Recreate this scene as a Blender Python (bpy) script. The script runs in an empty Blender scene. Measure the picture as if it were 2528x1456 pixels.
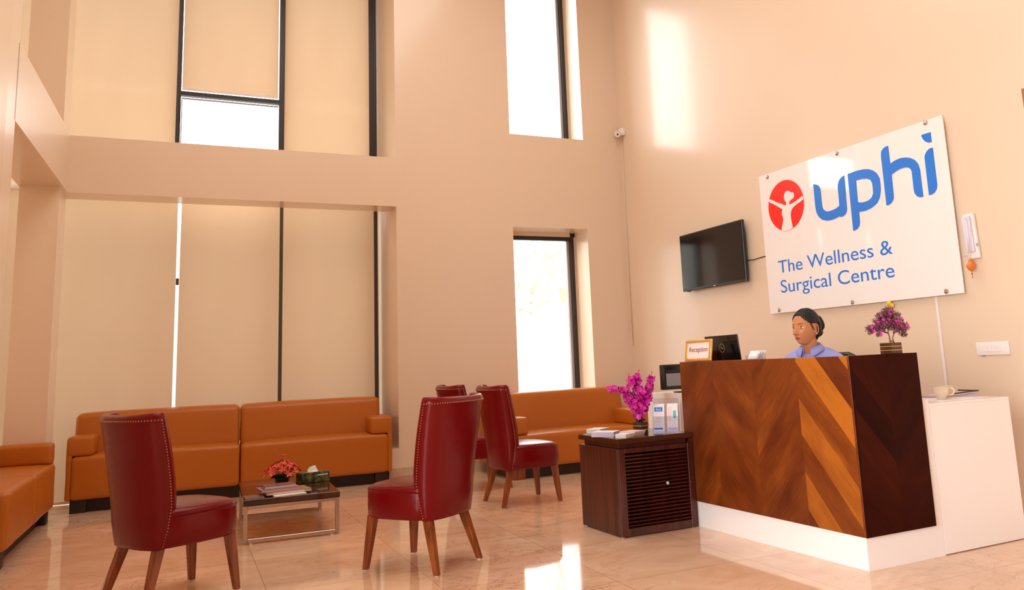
import bpy, bmesh, math, random
from mathutils import Vector, Matrix, noise
random.seed(7)
D = bpy.data
SC = bpy.context.scene
COL = SC.collection
PI = math.pi
R = math.radians

# ------------------------------------------------------------------ camera
W, H = 2528, 1456
F, YAW, PITCH, ROLL, CX, CY = 2025.10, 0.463886, 0.165129, -0.045964, 1393.766, 556.715
CAMLOC = Vector((0, 0, 1.05))
_fwd = Vector((math.sin(YAW) * math.cos(PITCH), math.cos(YAW) * math.cos(PITCH), math.sin(PITCH)))
_r = Vector((math.cos(YAW), -math.sin(YAW), 0)); _u = _r.cross(_fwd)
_r2 = _r * math.cos(ROLL) + _u * math.sin(ROLL); _u2 = -_r * math.sin(ROLL) + _u * math.cos(ROLL)
cam = D.cameras.new('camera'); co = D.objects.new('camera', cam); COL.objects.link(co)
co.matrix_world = Matrix(((_r2.x, _u2.x, -_fwd.x, CAMLOC.x), (_r2.y, _u2.y, -_fwd.y, CAMLOC.y), (_r2.z, _u2.z, -_fwd.z, CAMLOC.z), (0, 0, 0, 1)))
cam.sensor_width = 36; cam.sensor_fit = 'HORIZONTAL'; cam.lens = 36 * F / W
cam.shift_x = (W / 2 - CX) / W; cam.shift_y = (CY - H / 2) / W
cam.clip_start = 0.05; cam.clip_end = 200
SC.camera = co

# ------------------------------------------------------------------ world, lights, exposure
wd = D.worlds.new('sky'); SC.world = wd; wd.use_nodes = True
nt = wd.node_tree; bg = nt.nodes['Background']
tc = nt.nodes.new('ShaderNodeTexCoord'); sp = nt.nodes.new('ShaderNodeSeparateXYZ'); cr = nt.nodes.new('ShaderNodeValToRGB')
nt.links.new(tc.outputs['Generated'], sp.inputs[0]); nt.links.new(sp.outputs['Z'], cr.inputs[0]); nt.links.new(cr.outputs[0], bg.inputs[0])
cr.color_ramp.elements[0].position = 0.0; cr.color_ramp.elements[0].color = (1.0, 0.96, 0.92, 1)
cr.color_ramp.elements[1].position = 0.5; cr.color_ramp.elements[1].color = (0.96, 0.98, 1.0, 1)
bg.inputs[1].default_value = 7.5

def area(name, loc, rot, sx, sy, power, color=(1, 0.95, 0.90)):
    l = D.lights.new(name, 'AREA'); l.shape = 'RECTANGLE'; l.size = sx; l.size_y = sy; l.energy = power; l.color = color
    o = D.objects.new(name, l); COL.objects.link(o); o.location = loc; o.rotation_euler = rot
    return o
# unseen lamps added: side daylight at the left opening, fill before closed rear wall
area('daylight_side', (-3.1, 0.0, 1.8), (0, R(-90), 0), 2.8, 4.8, 330, (0.96, 0.97, 1.0))
area('fill_front', (1.2, -2.4, 2.7), (R(90), 0, 0), 4.0, 3.0, 6, (1, 0.96, 0.96))  # weak added fill, no window behind it
area('ceiling_panel', (1.6, 4.8, 5.9), (0, 0, 0), 3.4, 4.4, 140, (1, 0.96, 0.92))

SC.view_settings.view_transform = 'Standard'
SC.view_settings.look = 'None'
SC.view_settings.gamma = 1.0
SC.view_settings.use_curve_mapping = False
SC.view_settings.exposure = 0.0
SC.cycles.use_denoising = True
SC.cycles.max_bounces = 10
SC.cycles.diffuse_bounces = 6
SC.cycles.transparent_max_bounces = 12
SC.cycles.sample_clamp_indirect = 8.0

# ------------------------------------------------------------------ materials
def new_mat(name):
    m = D.materials.new(name); m.use_nodes = True
    return m, m.node_tree, m.node_tree.nodes['Principled BSDF']
def P(name, col, rough=0.5, metal=0.0, coat=0.0, coat_rough=0.05, bump=None, spec=None, noise_col=None, emit=None, sheen=None):
    m, t, b = new_mat(name)
    b.inputs['Base Color'].default_value = (*col, 1); b.inputs['Roughness'].default_value = rough
    b.inputs['Metallic'].default_value = metal; b.inputs['Coat Weight'].default_value = coat
    b.inputs['Coat Roughness'].default_value = coat_rough
    if spec is not None: b.inputs['Specular IOR Level'].default_value = spec
    if emit: b.inputs['Emission Color'].default_value = (*emit[0], 1); b.inputs['Emission Strength'].default_value = emit[1]
    if bump or noise_col:
        c = t.nodes.new('ShaderNodeTexCoord'); n = t.nodes.new('ShaderNodeTexNoise'); t.links.new(c.outputs['Object'], n.inputs['Vector'])
        n.inputs['Scale'].default_value = (bump or noise_col)[0]; n.inputs['Detail'].default_value = 6
        if bump:
            k = t.nodes.new('ShaderNodeBump'); k.inputs['Strength'].default_value = bump[1]; k.inputs['Distance'].default_value = bump[2] if len(bump) > 2 else 0.01
            t.links.new(n.outputs['Fac'], k.inputs['Height']); t.links.new(k.outputs[0], b.inputs['Normal'])
        if noise_col:
            n2 = t.nodes.new('ShaderNodeTexNoise'); t.links.new(c.outputs['Object'], n2.inputs['Vector']); n2.inputs['Scale'].default_value = noise_col[0]
            n2.inputs['Detail'].default_value = 5
            r = t.nodes.new('ShaderNodeValToRGB'); r.color_ramp.elements[0].position = 0.35; r.color_ramp.elements[1].position = 0.65
            r.color_ramp.elements[0].color = (*noise_col[1], 1); r.color_ramp.elements[1].color = (*col, 1)
            t.links.new(n2.outputs['Fac'], r.inputs[0]); t.links.new(r.outputs[0], b.inputs['Base Color'])
    return m

M = {}
M['wall'] = P('wall_paint', (0.79, 0.628, 0.462), 0.42, coat=0.9, coat_rough=0.17, bump=(2.2, 0.12, 0.02), spec=0.5)
M['ceiling'] = P('ceiling_darkened', (0.50, 0.38, 0.28), 0.8)  # unseen ceiling toned down to cut bounced light
M['rear_wall'] = P('unseen_dark_wall', (0.20, 0.12, 0.07), 0.6)  # unseen walls given a dark colour to hold bounce down
M['skirting'] = P('marble_skirting', (0.62, 0.46, 0.33), 0.15, noise_col=(9, (0.52, 0.36, 0.22)))
M['frame'] = P('dark_window_metal', (0.018, 0.012, 0.010), 0.4)
M['sash'] = P('grey_window_sash', (0.30, 0.27, 0.27), 0.4)
M['white_lam'] = P('white_laminate', (0.93, 0.90, 0.89), 0.18, coat=0.4)
M['white_pl'] = P('white_plastic', (0.85, 0.80, 0.76), 0.35)
M['black_pl'] = P('black_plastic', (0.012, 0.010, 0.010), 0.35)
M['black_gl'] = P('black_gloss', (0.005, 0.004, 0.004), 0.10)
M['grey_metal'] = P('grey_label_metal', (0.50, 0.47, 0.46), 0.4, 0.3)
M['plate_grey'] = P('satin_label_plate', (0.30, 0.28, 0.29), 0.45, 0.2)
M['chrome'] = P('brushed_steel', (0.52, 0.42, 0.37), 0.25, 1.0)
M['brass'] = P('brass_nail', (0.42, 0.20, 0.10), 0.28, 1.0)
M['gold'] = P('gold_frame', (0.85, 0.48, 0.13), 0.3, 0.55)
M['paper'] = P('white_paper', (0.86, 0.82, 0.80), 0.6)
M['paper_lilac'] = P('lilac_paper', (0.60, 0.50, 0.72), 0.5)
M['paper_rose'] = P('rose_paper', (0.85, 0.66, 0.64), 0.5)
M['blue'] = P('sign_blue', (0.018, 0.20, 0.74), 0.28)
M['red'] = P('sign_red', (0.95, 0.018, 0.01), 0.28)
M['ink'] = P('rosy_ink', (0.35, 0.10, 0.11), 0.6)
M['grey_ink'] = P('grey_ink', (0.25, 0.24, 0.28), 0.6)
M['sign_white'] = P('sign_panel', (0.90, 0.86, 0.83), 0.05, coat=0.3)
M['leather_red'] = P('oxblood_leather', (0.165, 0.0015, 0.003), 0.25, bump=(30, 0.3, 0.005), coat=0.0, spec=0.22)
M['leather_tan'] = P('tan_leather', (0.47, 0.128, 0.006), 0.40, bump=(60, 0.12, 0.003), spec=0.42)
M['plinth'] = P('dark_plinth', (0.018, 0.008, 0.005), 0.5)
M['skin'] = P('skin', (0.56, 0.215, 0.085), 0.42, spec=0.4)
M['lip'] = P('lips', (0.40, 0.045, 0.035), 0.4)
M['hair'] = P('black_hair', (0.004, 0.003, 0.003), 0.55, bump=(90, 0.5, 0.004))
M['eye_white'] = P('eye_white', (0.82, 0.78, 0.76), 0.15)
M['iris'] = P('iris', (0.012, 0.006, 0.004), 0.1)
M['shirt'] = P('blue_shirt', (0.34, 0.37, 0.80), 0.7, bump=(14, 0.25, 0.01))
M['trouser'] = P('navy_cloth', (0.03, 0.035, 0.08), 0.8)
M['cup'] = P('cream_china', (0.80, 0.66, 0.50), 0.12)
M['magenta'] = P('magenta_petal', (0.74, 0.012, 0.44), 0.45, noise_col=(60, (0.50, 0.0, 0.28)))
M['pink_leaf'] = P('mauve_leaf', (0.52, 0.075, 0.25), 0.5, noise_col=(70, (0.16, 0.03, 0.07)))
M['pink_fl'] = P('pink_blossom', (0.85, 0.03, 0.42), 0.45)
M['stamen'] = P('yellow_centre', (0.85, 0.32, 0.02), 0.5)
M['green'] = P('green_leaf', (0.03, 0.085, 0.012), 0.5)
M['olive'] = P('olive_leaf', (0.10, 0.09, 0.03), 0.5)
M['stem'] = P('mauve_stem', (0.26, 0.10, 0.09), 0.6)
M['bud'] = P('red_bud', (0.45, 0.08, 0.05), 0.5)
M['lily'] = P('red_lily', (0.80, 0.03, 0.03), 0.45, noise_col=(40, (0.90, 0.12, 0.10)))
M['amber'] = P('amber_ornament', (0.72, 0.20, 0.02), 0.3)
M['yellow'] = P('yellow_ornament', (0.85, 0.58, 0.02), 0.4)
M['cord'] = P('red_beads', (0.5, 0.03, 0.02), 0.4)
M['mauve_cover'] = P('mauve_cover', (0.34, 0.16, 0.26), 0.3)
M['brown_cover'] = P('brown_cover', (0.33, 0.16, 0.06), 0.35)
M['grey_cover'] = P('grey_cover', (0.20, 0.13, 0.12), 0.2, noise_col=(25, (0.08, 0.05, 0.05)))
M['teal_print'] = P('teal_print', (0.10, 0.55, 0.50), 0.4)
M['tube'] = P('lamp_tube', (0.72, 0.68, 0.78), 0.2)
M['earring'] = P('pearl', (0.8, 0.78, 0.76), 0.12, 0.3)

def glass_mat(name, tint=(1, 1, 1), gloss=0.08):
    m = D.materials.new(name); m.use_nodes = True; t = m.node_tree; t.nodes.clear()
    o = t.nodes.new('ShaderNodeOutputMaterial'); mx = t.nodes.new('ShaderNodeMixShader'); a = t.nodes.new('ShaderNodeBsdfTransparent'); g = t.nodes.new('ShaderNodeBsdfGlossy')
    a.inputs[0].default_value = (*tint, 1); g.inputs['Roughness'].default_value = 0.02; mx.inputs[0].default_value = gloss
    t.links.new(a.outputs[0], mx.inputs[1]); t.links.new(g.outputs[0], mx.inputs[2]); t.links.new(mx.outputs[0], o.inputs[0])
    return m
M['glass'] = glass_mat('window_glass')
M['acrylic'] = glass_mat('clear_acrylic', (0.93, 0.92, 0.95), 0.05)

def blind_mat(name, tr, diff=(0.62, 0.46, 0.31)):
    m = D.materials.new(name); m.use_nodes = True; t = m.node_tree; t.nodes.clear()
    o = t.nodes.new('ShaderNodeOutputMaterial'); ad = t.nodes.new('ShaderNodeAddShader'); d = t.nodes.new('ShaderNodeBsdfDiffuse'); tl = t.nodes.new('ShaderNodeBsdfTranslucent')
    c = t.nodes.new('ShaderNodeTexCoord'); mp = t.nodes.new('ShaderNodeMapping'); n = t.nodes.new('ShaderNodeTexNoise')
    mp.inputs['Scale'].default_value = (3.0, 3.0, 0.5); n.inputs['Scale'].default_value = 1.6; n.inputs['Detail'].default_value = 8
    mx = t.nodes.new('ShaderNodeMixRGB'); mx.blend_type = 'MIX'
    mx.inputs[1].default_value = (*[x * 0.86 for x in tr], 1); mx.inputs[2].default_value = (*[x * 1.12 for x in tr], 1)
    t.links.new(c.outputs['Object'], mp.inputs[0]); t.links.new(mp.outputs[0], n.inputs['Vector']); t.links.new(n.outputs['Fac'], mx.inputs[0])
    d.inputs[0].default_value = (*diff, 1); t.links.new(mx.outputs[0], tl.inputs[0])
    t.links.new(d.outputs[0], ad.inputs[0]); t.links.new(tl.outputs[0], ad.inputs[1]); t.links.new(ad.outputs[0], o.inputs[0])
    return m
M['blind'] = blind_mat('blind_fabric', (0.112, 0.087, 0.058), (0.54, 0.38, 0.24))

def floor_mat():
    m, t, b = new_mat('marble_floor'); N = t.nodes.new; L = t.links.new
    c = N('ShaderNodeTexCoord'); mp = N('ShaderNodeMapping'); mp.inputs['Rotation'].default_value = (0, 0, R(1.5)); mp.inputs['Location'].default_value = (0.35, 0.35, 0)
    L(c.outputs['Object'], mp.inputs[0])
    br = N('ShaderNodeTexBrick'); br.offset = 0.0; br.squash = 1.0
    br.inputs['Scale'].default_value = 1.0; br.inputs['Brick Width'].default_value = 0.76; br.inputs['Row Height'].default_value = 0.81
    br.inputs['Mortar Size'].default_value = 0.0016; br.inputs['Mortar Smooth'].default_value = 0.1; br.inputs['Bias'].default_value = 0.0
    br.inputs['Color1'].default_value = (0.0, 0, 0, 1); br.inputs['Color2'].default_value = (1, 1, 1, 1); br.inputs['Mortar'].default_value = (0.5, 0.5, 0.5, 1)
    L(mp.outputs[0], br.inputs['Vector'])
    # tile tone, cloudy marble
    n1 = N('ShaderNodeTexNoise'); n1.inputs['Scale'].default_value = 2.6; n1.inputs['Detail'].default_value = 9; n1.inputs['Roughness'].default_value = 0.6; n1.inputs['Distortion'].default_value = 1.2
    L(c.outputs['Object'], n1.inputs['Vector'])
    r1 = N('ShaderNodeValToRGB'); r1.color_ramp.elements[0].position = 0.3; r1.color_ramp.elements[1].position = 0.72
    r1.color_ramp.elements[0].color = (0.76, 0.46, 0.275, 1); r1.color_ramp.elements[1].color = (0.92, 0.65, 0.46, 1); L(n1.outputs['Fac'], r1.inputs[0])
    tone = N('ShaderNodeMixRGB'); tone.blend_type = 'MULTIPLY'; tone.inputs[0].default_value = 1.0
    tr = N('ShaderNodeMapRange'); tr.inputs['To Min'].default_value = 0.88; tr.inputs['To Max'].default_value = 1.06; L(br.outputs['Color'], tr.inputs[0])
    L(r1.outputs[0], tone.inputs[1]); L(tr.outputs[0], tone.inputs[2])
    # veins
    vn = N('ShaderNodeTexNoise'); vn.inputs['Scale'].default_value = 1.35; vn.inputs['Detail'].default_value = 10; vn.inputs['Distortion'].default_value = 2.4; vn.inputs['Roughness'].default_value = 0.62
    vm = N('ShaderNodeMapping'); vm.inputs['Scale'].default_value = (1.0, 2.0, 1.0); vm.inputs['Rotation'].default_value = (0, 0, R(24)); L(c.outputs['Object'], vm.inputs[0]); L(vm.outputs[0], vn.inputs['Vector'])
    vr = N('ShaderNodeValToRGB'); e = vr.color_ramp.elements; e[0].position = 0.485; e[0].color = (0, 0, 0, 1); e[1].position = 0.5; e[1].color = (1, 1, 1, 1)
    e2 = vr.color_ramp.elements.new(0.515); e2.color = (0, 0, 0, 1); L(vn.outputs['Fac'], vr.inputs[0])
    ms = N('ShaderNodeTexNoise'); ms.inputs['Scale'].default_value = 0.9; L(c.outputs['Object'], ms.inputs['Vector'])
    mr = N('ShaderNodeMapRange'); mr.inputs['From Min'].default_value = 0.40; mr.inputs['From Max'].default_value = 0.68; mr.inputs['To Max'].default_value = 0.85; L(ms.outputs['Fac'], mr.inputs[0])
    mm = N('ShaderNodeMath'); mm.operation = 'MULTIPLY'; L(vr.outputs[0], mm.inputs[0]); L(mr.outputs[0], mm.inputs[1])
    mx = N('ShaderNodeMixRGB'); mx.inputs[2].default_value = (0.30, 0.10, 0.045, 1); L(mm.outputs[0], mx.inputs[0]); L(tone.outputs[0], mx.inputs[1])
    g = N('ShaderNodeMixRGB'); g.inputs[2].default_value = (0.36, 0.22, 0.13, 1); L(br.outputs['Fac'], g.inputs[0]); L(mx.outputs[0], g.inputs[1])
    L(g.outputs[0], b.inputs['Base Color'])
    b.inputs['Roughness'].default_value = 0.055; b.inputs['Specular IOR Level'].default_value = 0.9
    bp = N('ShaderNodeBump'); bp.inputs['Strength'].default_value = 0.25; bp.inputs['Distance'].default_value = 0.002; bp.invert = True; L(br.outputs['Fac'], bp.inputs['Height']); L(bp.outputs[0], b.inputs['Normal'])
    return m
M['floor'] = floor_mat()

def math_node(t, op, a, b_=None, c_=None):
    n = t.nodes.new('ShaderNodeMath'); n.operation = op
    for i, v in enumerate((a, b_, c_)):
        if v is None: continue
        if isinstance(v, (int, float)): n.inputs[i].default_value = v
        else: t.links.new(v, n.inputs[i])
    return n.outputs[0]
def chevron_mat(name, axis, u0, bandw, dark, mid, light, flip=0, spec=0.35, hi=0.30, lo=0.08):
    m, t, b = new_mat(name); N = t.nodes.new; L = t.links.new
    g = N('ShaderNodeNewGeometry'); s = N('ShaderNodeSeparateXYZ'); L(g.outputs['Position'], s.inputs[0])
    u = math_node(t, 'SUBTRACT', s.outputs['XY'.index(axis)], u0)
    band = math_node(t, 'FLOOR', math_node(t, 'DIVIDE', u, bandw))
    par = math_node(t, 'MODULO', math_node(t, 'ADD', band, 10 + flip), 2.0)
    sign = math_node(t, 'SUBTRACT', math_node(t, 'MULTIPLY', par, 2.0), 1.0)
    su = math_node(t, 'MULTIPLY', u, sign)
    d = math_node(t, 'ADD', s.outputs['Z'], math_node(t, 'MULTIPLY', su, 1.15))      # across the grain
    al = math_node(t, 'SUBTRACT', math_node(t, 'MULTIPLY', s.outputs['Z'], 1.15), su)  # along the grain
    pid = math_node(t, 'ADD', math_node(t, 'FLOOR', math_node(t, 'DIVIDE', d, 0.19)), math_node(t, 'MULTIPLY', band, 7.3))
    wn = N('ShaderNodeTexWhiteNoise'); wn.noise_dimensions = '1D'; L(pid, wn.inputs['W'])
    cb = N('ShaderNodeCombineXYZ'); L(math_node(t, 'MULTIPLY', d, 170.0), cb.inputs[0]); L(math_node(t, 'MULTIPLY', al, 5.0), cb.inputs[1]); L(band, cb.inputs[2])
    fn = N('ShaderNodeTexNoise'); fn.inputs['Scale'].default_value = 1.0; fn.inputs['Detail'].default_value = 4; L(cb.outputs[0], fn.inputs['Vector'])
    cb2 = N('ShaderNodeCombineXYZ'); L(math_node(t, 'MULTIPLY', d, 6.0), cb2.inputs[0]); L(math_node(t, 'MULTIPLY', al, 2.0), cb2.inputs[1]); L(band, cb2.inputs[2])
    bn = N('ShaderNodeTexNoise'); bn.inputs['Scale'].default_value = 1.0; bn.inputs['Detail'].default_value = 5; L(cb2.outputs[0], bn.inputs['Vector'])
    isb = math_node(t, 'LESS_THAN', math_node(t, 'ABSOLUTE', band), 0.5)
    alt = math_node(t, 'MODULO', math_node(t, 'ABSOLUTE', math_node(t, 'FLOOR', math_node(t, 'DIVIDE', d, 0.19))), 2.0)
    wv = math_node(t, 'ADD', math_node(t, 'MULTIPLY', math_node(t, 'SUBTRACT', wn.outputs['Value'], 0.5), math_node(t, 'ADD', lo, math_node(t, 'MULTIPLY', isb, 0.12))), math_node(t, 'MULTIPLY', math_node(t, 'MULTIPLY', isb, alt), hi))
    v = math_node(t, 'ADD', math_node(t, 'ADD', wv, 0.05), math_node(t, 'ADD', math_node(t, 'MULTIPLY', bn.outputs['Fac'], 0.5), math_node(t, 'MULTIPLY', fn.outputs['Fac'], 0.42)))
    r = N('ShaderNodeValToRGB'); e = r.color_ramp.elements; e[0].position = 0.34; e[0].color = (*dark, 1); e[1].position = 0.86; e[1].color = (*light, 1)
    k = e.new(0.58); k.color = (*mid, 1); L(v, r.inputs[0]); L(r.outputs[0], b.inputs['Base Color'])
    b.inputs['Roughness'].default_value = 0.36; b.inputs['Specular IOR Level'].default_value = spec
    return m
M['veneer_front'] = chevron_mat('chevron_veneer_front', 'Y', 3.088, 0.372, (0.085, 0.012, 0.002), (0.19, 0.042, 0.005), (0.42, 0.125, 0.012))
M['veneer_side_shaded'] = chevron_mat('chevron_veneer_side_shaded', 'X', 3.088, 0.235, (0.018, 0.0015, 0.0006), (0.036, 0.0035, 0.001), (0.07, 0.009, 0.0015), 1, 0.05, 0.1, 0.1)  # same veneer with the short side's shade put into its colours

def wood_mat(name, dark, light, rough=0.3, axis=2, scale=1.0):
    m, t, b = new_mat(name); N = t.nodes.new; L = t.links.new
    c = N('ShaderNodeTexCoord'); mp = N('ShaderNodeMapping'); sc = [38 * scale] * 3; sc[axis] = 2.2 * scale; mp.inputs['Scale'].default_value = sc
    n = N('ShaderNodeTexNoise'); n.inputs['Scale'].default_value = 1.0; n.inputs['Detail'].default_value = 7; n.inputs['Distortion'].default_value = 0.6
    r = N('ShaderNodeValToRGB'); r.color_ramp.elements[0].position = 0.3; r.color_ramp.elements[1].position = 0.7
    r.color_ramp.elements[0].color = (*dark, 1); r.color_ramp.elements[1].color = (*light, 1)
    L(c.outputs['Object'], mp.inputs[0]); L(mp.outputs[0], n.inputs['Vector']); L(n.outputs['Fac'], r.inputs[0]); L(r.outputs[0], b.inputs['Base Color'])
    b.inputs['Roughness'].default_value = rough
    return m
M['leg_wood'] = wood_mat('walnut_leg', (0.13, 0.025, 0.005), (0.36, 0.095, 0.018), 0.35)
M['dark_wood'] = wood_mat('mahogany', (0.022, 0.003, 0.0015), (0.095, 0.014, 0.006), 0.3)
M['table_wood'] = wood_mat('wenge_top', (0.022, 0.005, 0.002), (0.085, 0.024, 0.008), 0.07, 0)
M['pot_wood'] = wood_mat('striped_pot_wood', (0.035, 0.010, 0.005), (0.10, 0.032, 0.014), 0.35, 0)
M['foliage'] = P('hedge_leaves', (0.35, 0.42, 0.22), 0.6, noise_col=(12, (0.55, 0.58, 0.35)))
M['outdoor'] = P('outdoor_paving', (0.24, 0.20, 0.17), 0.8, noise_col=(3, (0.18, 0.15, 0.12)))
M['fence'] = P('pale_fence', (0.55, 0.60, 0.58), 0.6)

# ------------------------------------------------------------------ object helpers
def mesh_obj(name, me, mat=None, parent=None, loc=None):
    o = D.objects.new(name, me); COL.objects.link(o)
    if mat:
        for mm in (mat if isinstance(mat, (list, tuple)) else [mat]): me.materials.append(M[mm] if isinstance(mm, str) else mm)
    if parent: o.parent = parent
    if loc: o.location = loc
    return o
def tag(o, label, cat, group=None, kind=None):
    if label: o['label'] = label
    if cat: o['category'] = cat
    if group: o['group'] = group
    if kind: o['kind'] = kind
    return o
def thing(name, loc, rz, label, cat, group=None):
    o = D.objects.new(name, None); COL.objects.link(o); o.location = loc; o.rotation_euler = (0, 0, rz); o.empty_display_size = 0.1
    return tag(o, label, cat, group)
class MB:
    """collects shapes into one bmesh"""
    def __init__(s): s.bm = bmesh.new()
    def box(s, x0, x1, y0, y1, z0, z1, bev=0.0, seg=2, mat=0, mtx=None):
        r = bmesh.ops.create_cube(s.bm, size=1.0); vs = r['verts']
        for v in vs: v.co = Vector(((x0 + x1) / 2 + v.co.x * (x1 - x0), (y0 + y1) / 2 + v.co.y * (y1 - y0), (z0 + z1) / 2 + v.co.z * (z1 - z0)))
        fs = set(f for v in vs for f in v.link_faces)
        if bev > 0:
            es = list(set(e for v in vs for e in v.link_edges))
            rr = bmesh.ops.bevel(s.bm, geom=es + vs, offset=bev, segments=seg, profile=0.5, affect='EDGES')
            vs = list(set(v for v in rr['verts']) | set(v for v in vs if v.is_valid)); fs = set(f for v in vs if v.is_valid for f in v.link_faces)
            for f in fs: f.smooth = seg > 1
        for f in fs: f.material_index = mat
        if mtx is not None:
            for v in set(v for f in fs for v in f.verts): v.co = mtx @ v.co
        return s
    def prism(s, poly, z0, z1, mat=0, fn=None, smooth=False):
        """poly list of (a,b); fn maps (a,b,h)->Vector"""
        fn = fn or (lambda a, b, h: Vector((a, b, h)))
        A = [s.bm.verts.new(fn(a, b, z0)) for a, b in poly]; B = [s.bm.verts.new(fn(a, b, z1)) for a, b in poly]; n = len(poly)
        fs = [s.bm.faces.new(A[::-1]), s.bm.faces.new(B)]
        for i in range(n):
            f = s.bm.faces.new((A[i], A[(i + 1) % n], B[(i + 1) % n], B[i])); f.smooth = smooth; fs.append(f)
        for f in fs: f.material_index = mat
        return s
    def lathe(s, prof, n=24, c=(0, 0, 0), mat=0, smooth=True, axis='Z', rot=0.0):
        rings = []
        for r_, h in prof:
            ring = []
            for k in range(n):
                a = 2 * PI * k / n + rot
                p = (r_ * math.cos(a), r_ * math.sin(a), h)
                if axis == 'X': p = (p[2], p[0], p[1])
                if axis == 'Y': p = (p[0], p[2], p[1])
                ring.append(s.bm.verts.new(Vector(c) + Vector(p)))
            rings.append(ring)
        for i in range(len(rings) - 1):
            for k in range(n):
                f = s.bm.faces.new((rings[i][k], rings[i][(k + 1) % n], rings[i + 1][(k + 1) % n], rings[i + 1][k])); f.smooth = smooth; f.material_index = mat
        for ring in (rings[0][::-1], rings[-1]):
            try: f = s.bm.faces.new(ring); f.material_index = mat
            except ValueError: pass
        return s
    def tube(s, pts, rad, n=8, mat=0):
        pts = [Vector(p) for p in pts]; rings = []
        rr = rad if isinstance(rad, (list, tuple)) else [rad] * len(pts)
        for i, p in enumerate(pts):
            t = (pts[min(i + 1, len(pts) - 1)] - pts[max(i - 1, 0)]).normalized()
            a = t.orthogonal().normalized() if i == 0 else (a - t * a.dot(t)).normalized()
            b = t.cross(a)
            rings.append([s.bm.verts.new(p + (a * math.cos(2 * PI * k / n) + b * math.sin(2 * PI * k / n)) * rr[i]) for k in range(n)])
        for i in range(len(rings) - 1):
            for k in range(n):
                f = s.bm.faces.new((rings[i][k], rings[i][(k + 1) % n], rings[i + 1][(k + 1) % n], rings[i + 1][k])); f.smooth = True; f.material_index = mat
        for ring in (rings[0][::-1], rings[-1]): f = s.bm.faces.new(ring); f.material_index = mat
        return s
    def ball(s, c, r, sub=2, mat=0, sc=(1, 1, 1)):
        k = bmesh.ops.create_icosphere(s.bm, subdivisions=sub, radius=1.0)
        for v in k['verts']: v.co = Vector(c) + Vector((v.co.x * r * sc[0], v.co.y * r * sc[1], v.co.z * r * sc[2]))
        for f in set(f for v in k['verts'] for f in v.link_faces): f.smooth = True; f.material_index = mat
        return s
    def loft(s, rings, mat=0, smooth=True, cap=True, closed=True):
        V = [[s.bm.verts.new(p) for p in ring] for ring in rings]; n = len(V[0])
        for i in range(len(V) - 1):
            for k in range(n if closed else n - 1):
                f = s.bm.faces.new((V[i][k], V[i][(k + 1) % n], V[i + 1][(k + 1) % n], V[i + 1][k])); f.smooth = smooth; f.material_index = mat
        if cap and closed:
            for ring in (V[0][::-1], V[-1]): f = s.bm.faces.new(ring); f.material_index = mat; f.smooth = smooth
        return s
    def quad(s, a, b, c, d, mat=0):
        f = s.bm.faces.new([s.bm.verts.new(Vector(p)) for p in (a, b, c, d)]); f.material_index = mat
        return s
    def build(s, name, mat, parent=None, loc=None, recalc=True, xf=None):
        if xf is not None: bmesh.ops.transform(s.bm, matrix=xf, verts=s.bm.verts)
        if recalc: bmesh.ops.recalc_face_normals(s.bm, faces=s.bm.faces)
        me = D.meshes.new(name); s.bm.to_mesh(me); s.bm.free()
        return mesh_obj(name, me, mat, parent, loc)
def struct(name, mb, mat, label=None, parent=None):
    o = mb.build(name, mat, parent)
    if not parent: tag(o, label, None, kind='structure')
    return o
def copy_tree(o, parent=None):
    c = o.copy(); COL.objects.link(c)
    if parent: c.parent = parent
    for ch in [x for x in list(D.objects) if x.parent == o]: copy_tree(ch, c)
    return c
def text_mesh(name, body, size, mat, parent=None, mtx=None, width=None, extrude=0.001, offset=0.0, align='LEFT'):
    cu = D.curves.new(name, 'FONT'); cu.body = body; cu.size = size; cu.extrude = extrude; cu.offset = offset; cu.align_x = align
    tmp = D.objects.new(name + '_tmp', cu); COL.objects.link(tmp)
    dg = bpy.context.evaluated_depsgraph_get(); me = D.meshes.new_from_object(tmp.evaluated_get(dg))
    D.objects.remove(tmp); D.curves.remove(cu)
    if width and len(me.vertices):
        xs = [v.co.x for v in me.vertices]; w = max(xs) - min(xs); x0 = min(xs)
        for v in me.vertices: v.co.x = (v.co.x - x0) * width / w
    if mtx is not None: me.transform(mtx)
    me.materials.clear()
    return mesh_obj(name, me, mat, parent)

# ------------------------------------------------------------------ setting
YB, XW, XJ = 8.11, 4.84, 2.148
ZB, ZT, ZC = 2.697, 3.207, 5.95
KL = 0.0486
def xl(y): return -0.733 + KL * (y - YB)
struct('floor', MB().box(-3.3, 5.1, -2.7, 9.1, -0.05, 0), 'floor', 'polished cream marble tile floor with fine brown veins')
struct('ceiling', MB().box(-3.4, 5.1, -2.7, 9.3, ZC, ZC + 0.1), 'ceiling', 'unseen ceiling darkened to cut bounce, above the double height lobby')
struct('wall_right', MB().box(XW, XW + 0.2, -2.7, 9.1, 0, ZC), 'wall', 'cream painted wall carrying the large sign')
w = MB()
w.box(XJ, 3.43, YB, YB + 0.42, 0.0, ZC)                    # beside the recess
w.box(XJ, XJ + 0.35, YB + 0.42, 9.05, 0, ZC)               # recess return
w.box(3.43, 4.345, YB, YB + 0.42, 0, 0.70)
w.box(3.43, 4.345, YB, YB + 0.42, 2.53, 3.575)
w.box(3.43, 4.345, YB, YB + 0.42, 5.7, ZC)
w.box(4.345, XW, YB, YB + 0.42, 0, ZC)
struct('wall_back', w, 'wall', 'cream painted back wall around the two narrow windows')
struct('baseboard_back', MB().box(2.045, XW, YB - 0.012, YB, 0, 0.114), 'skirting', 'marble skirting along the back wall')
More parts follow.
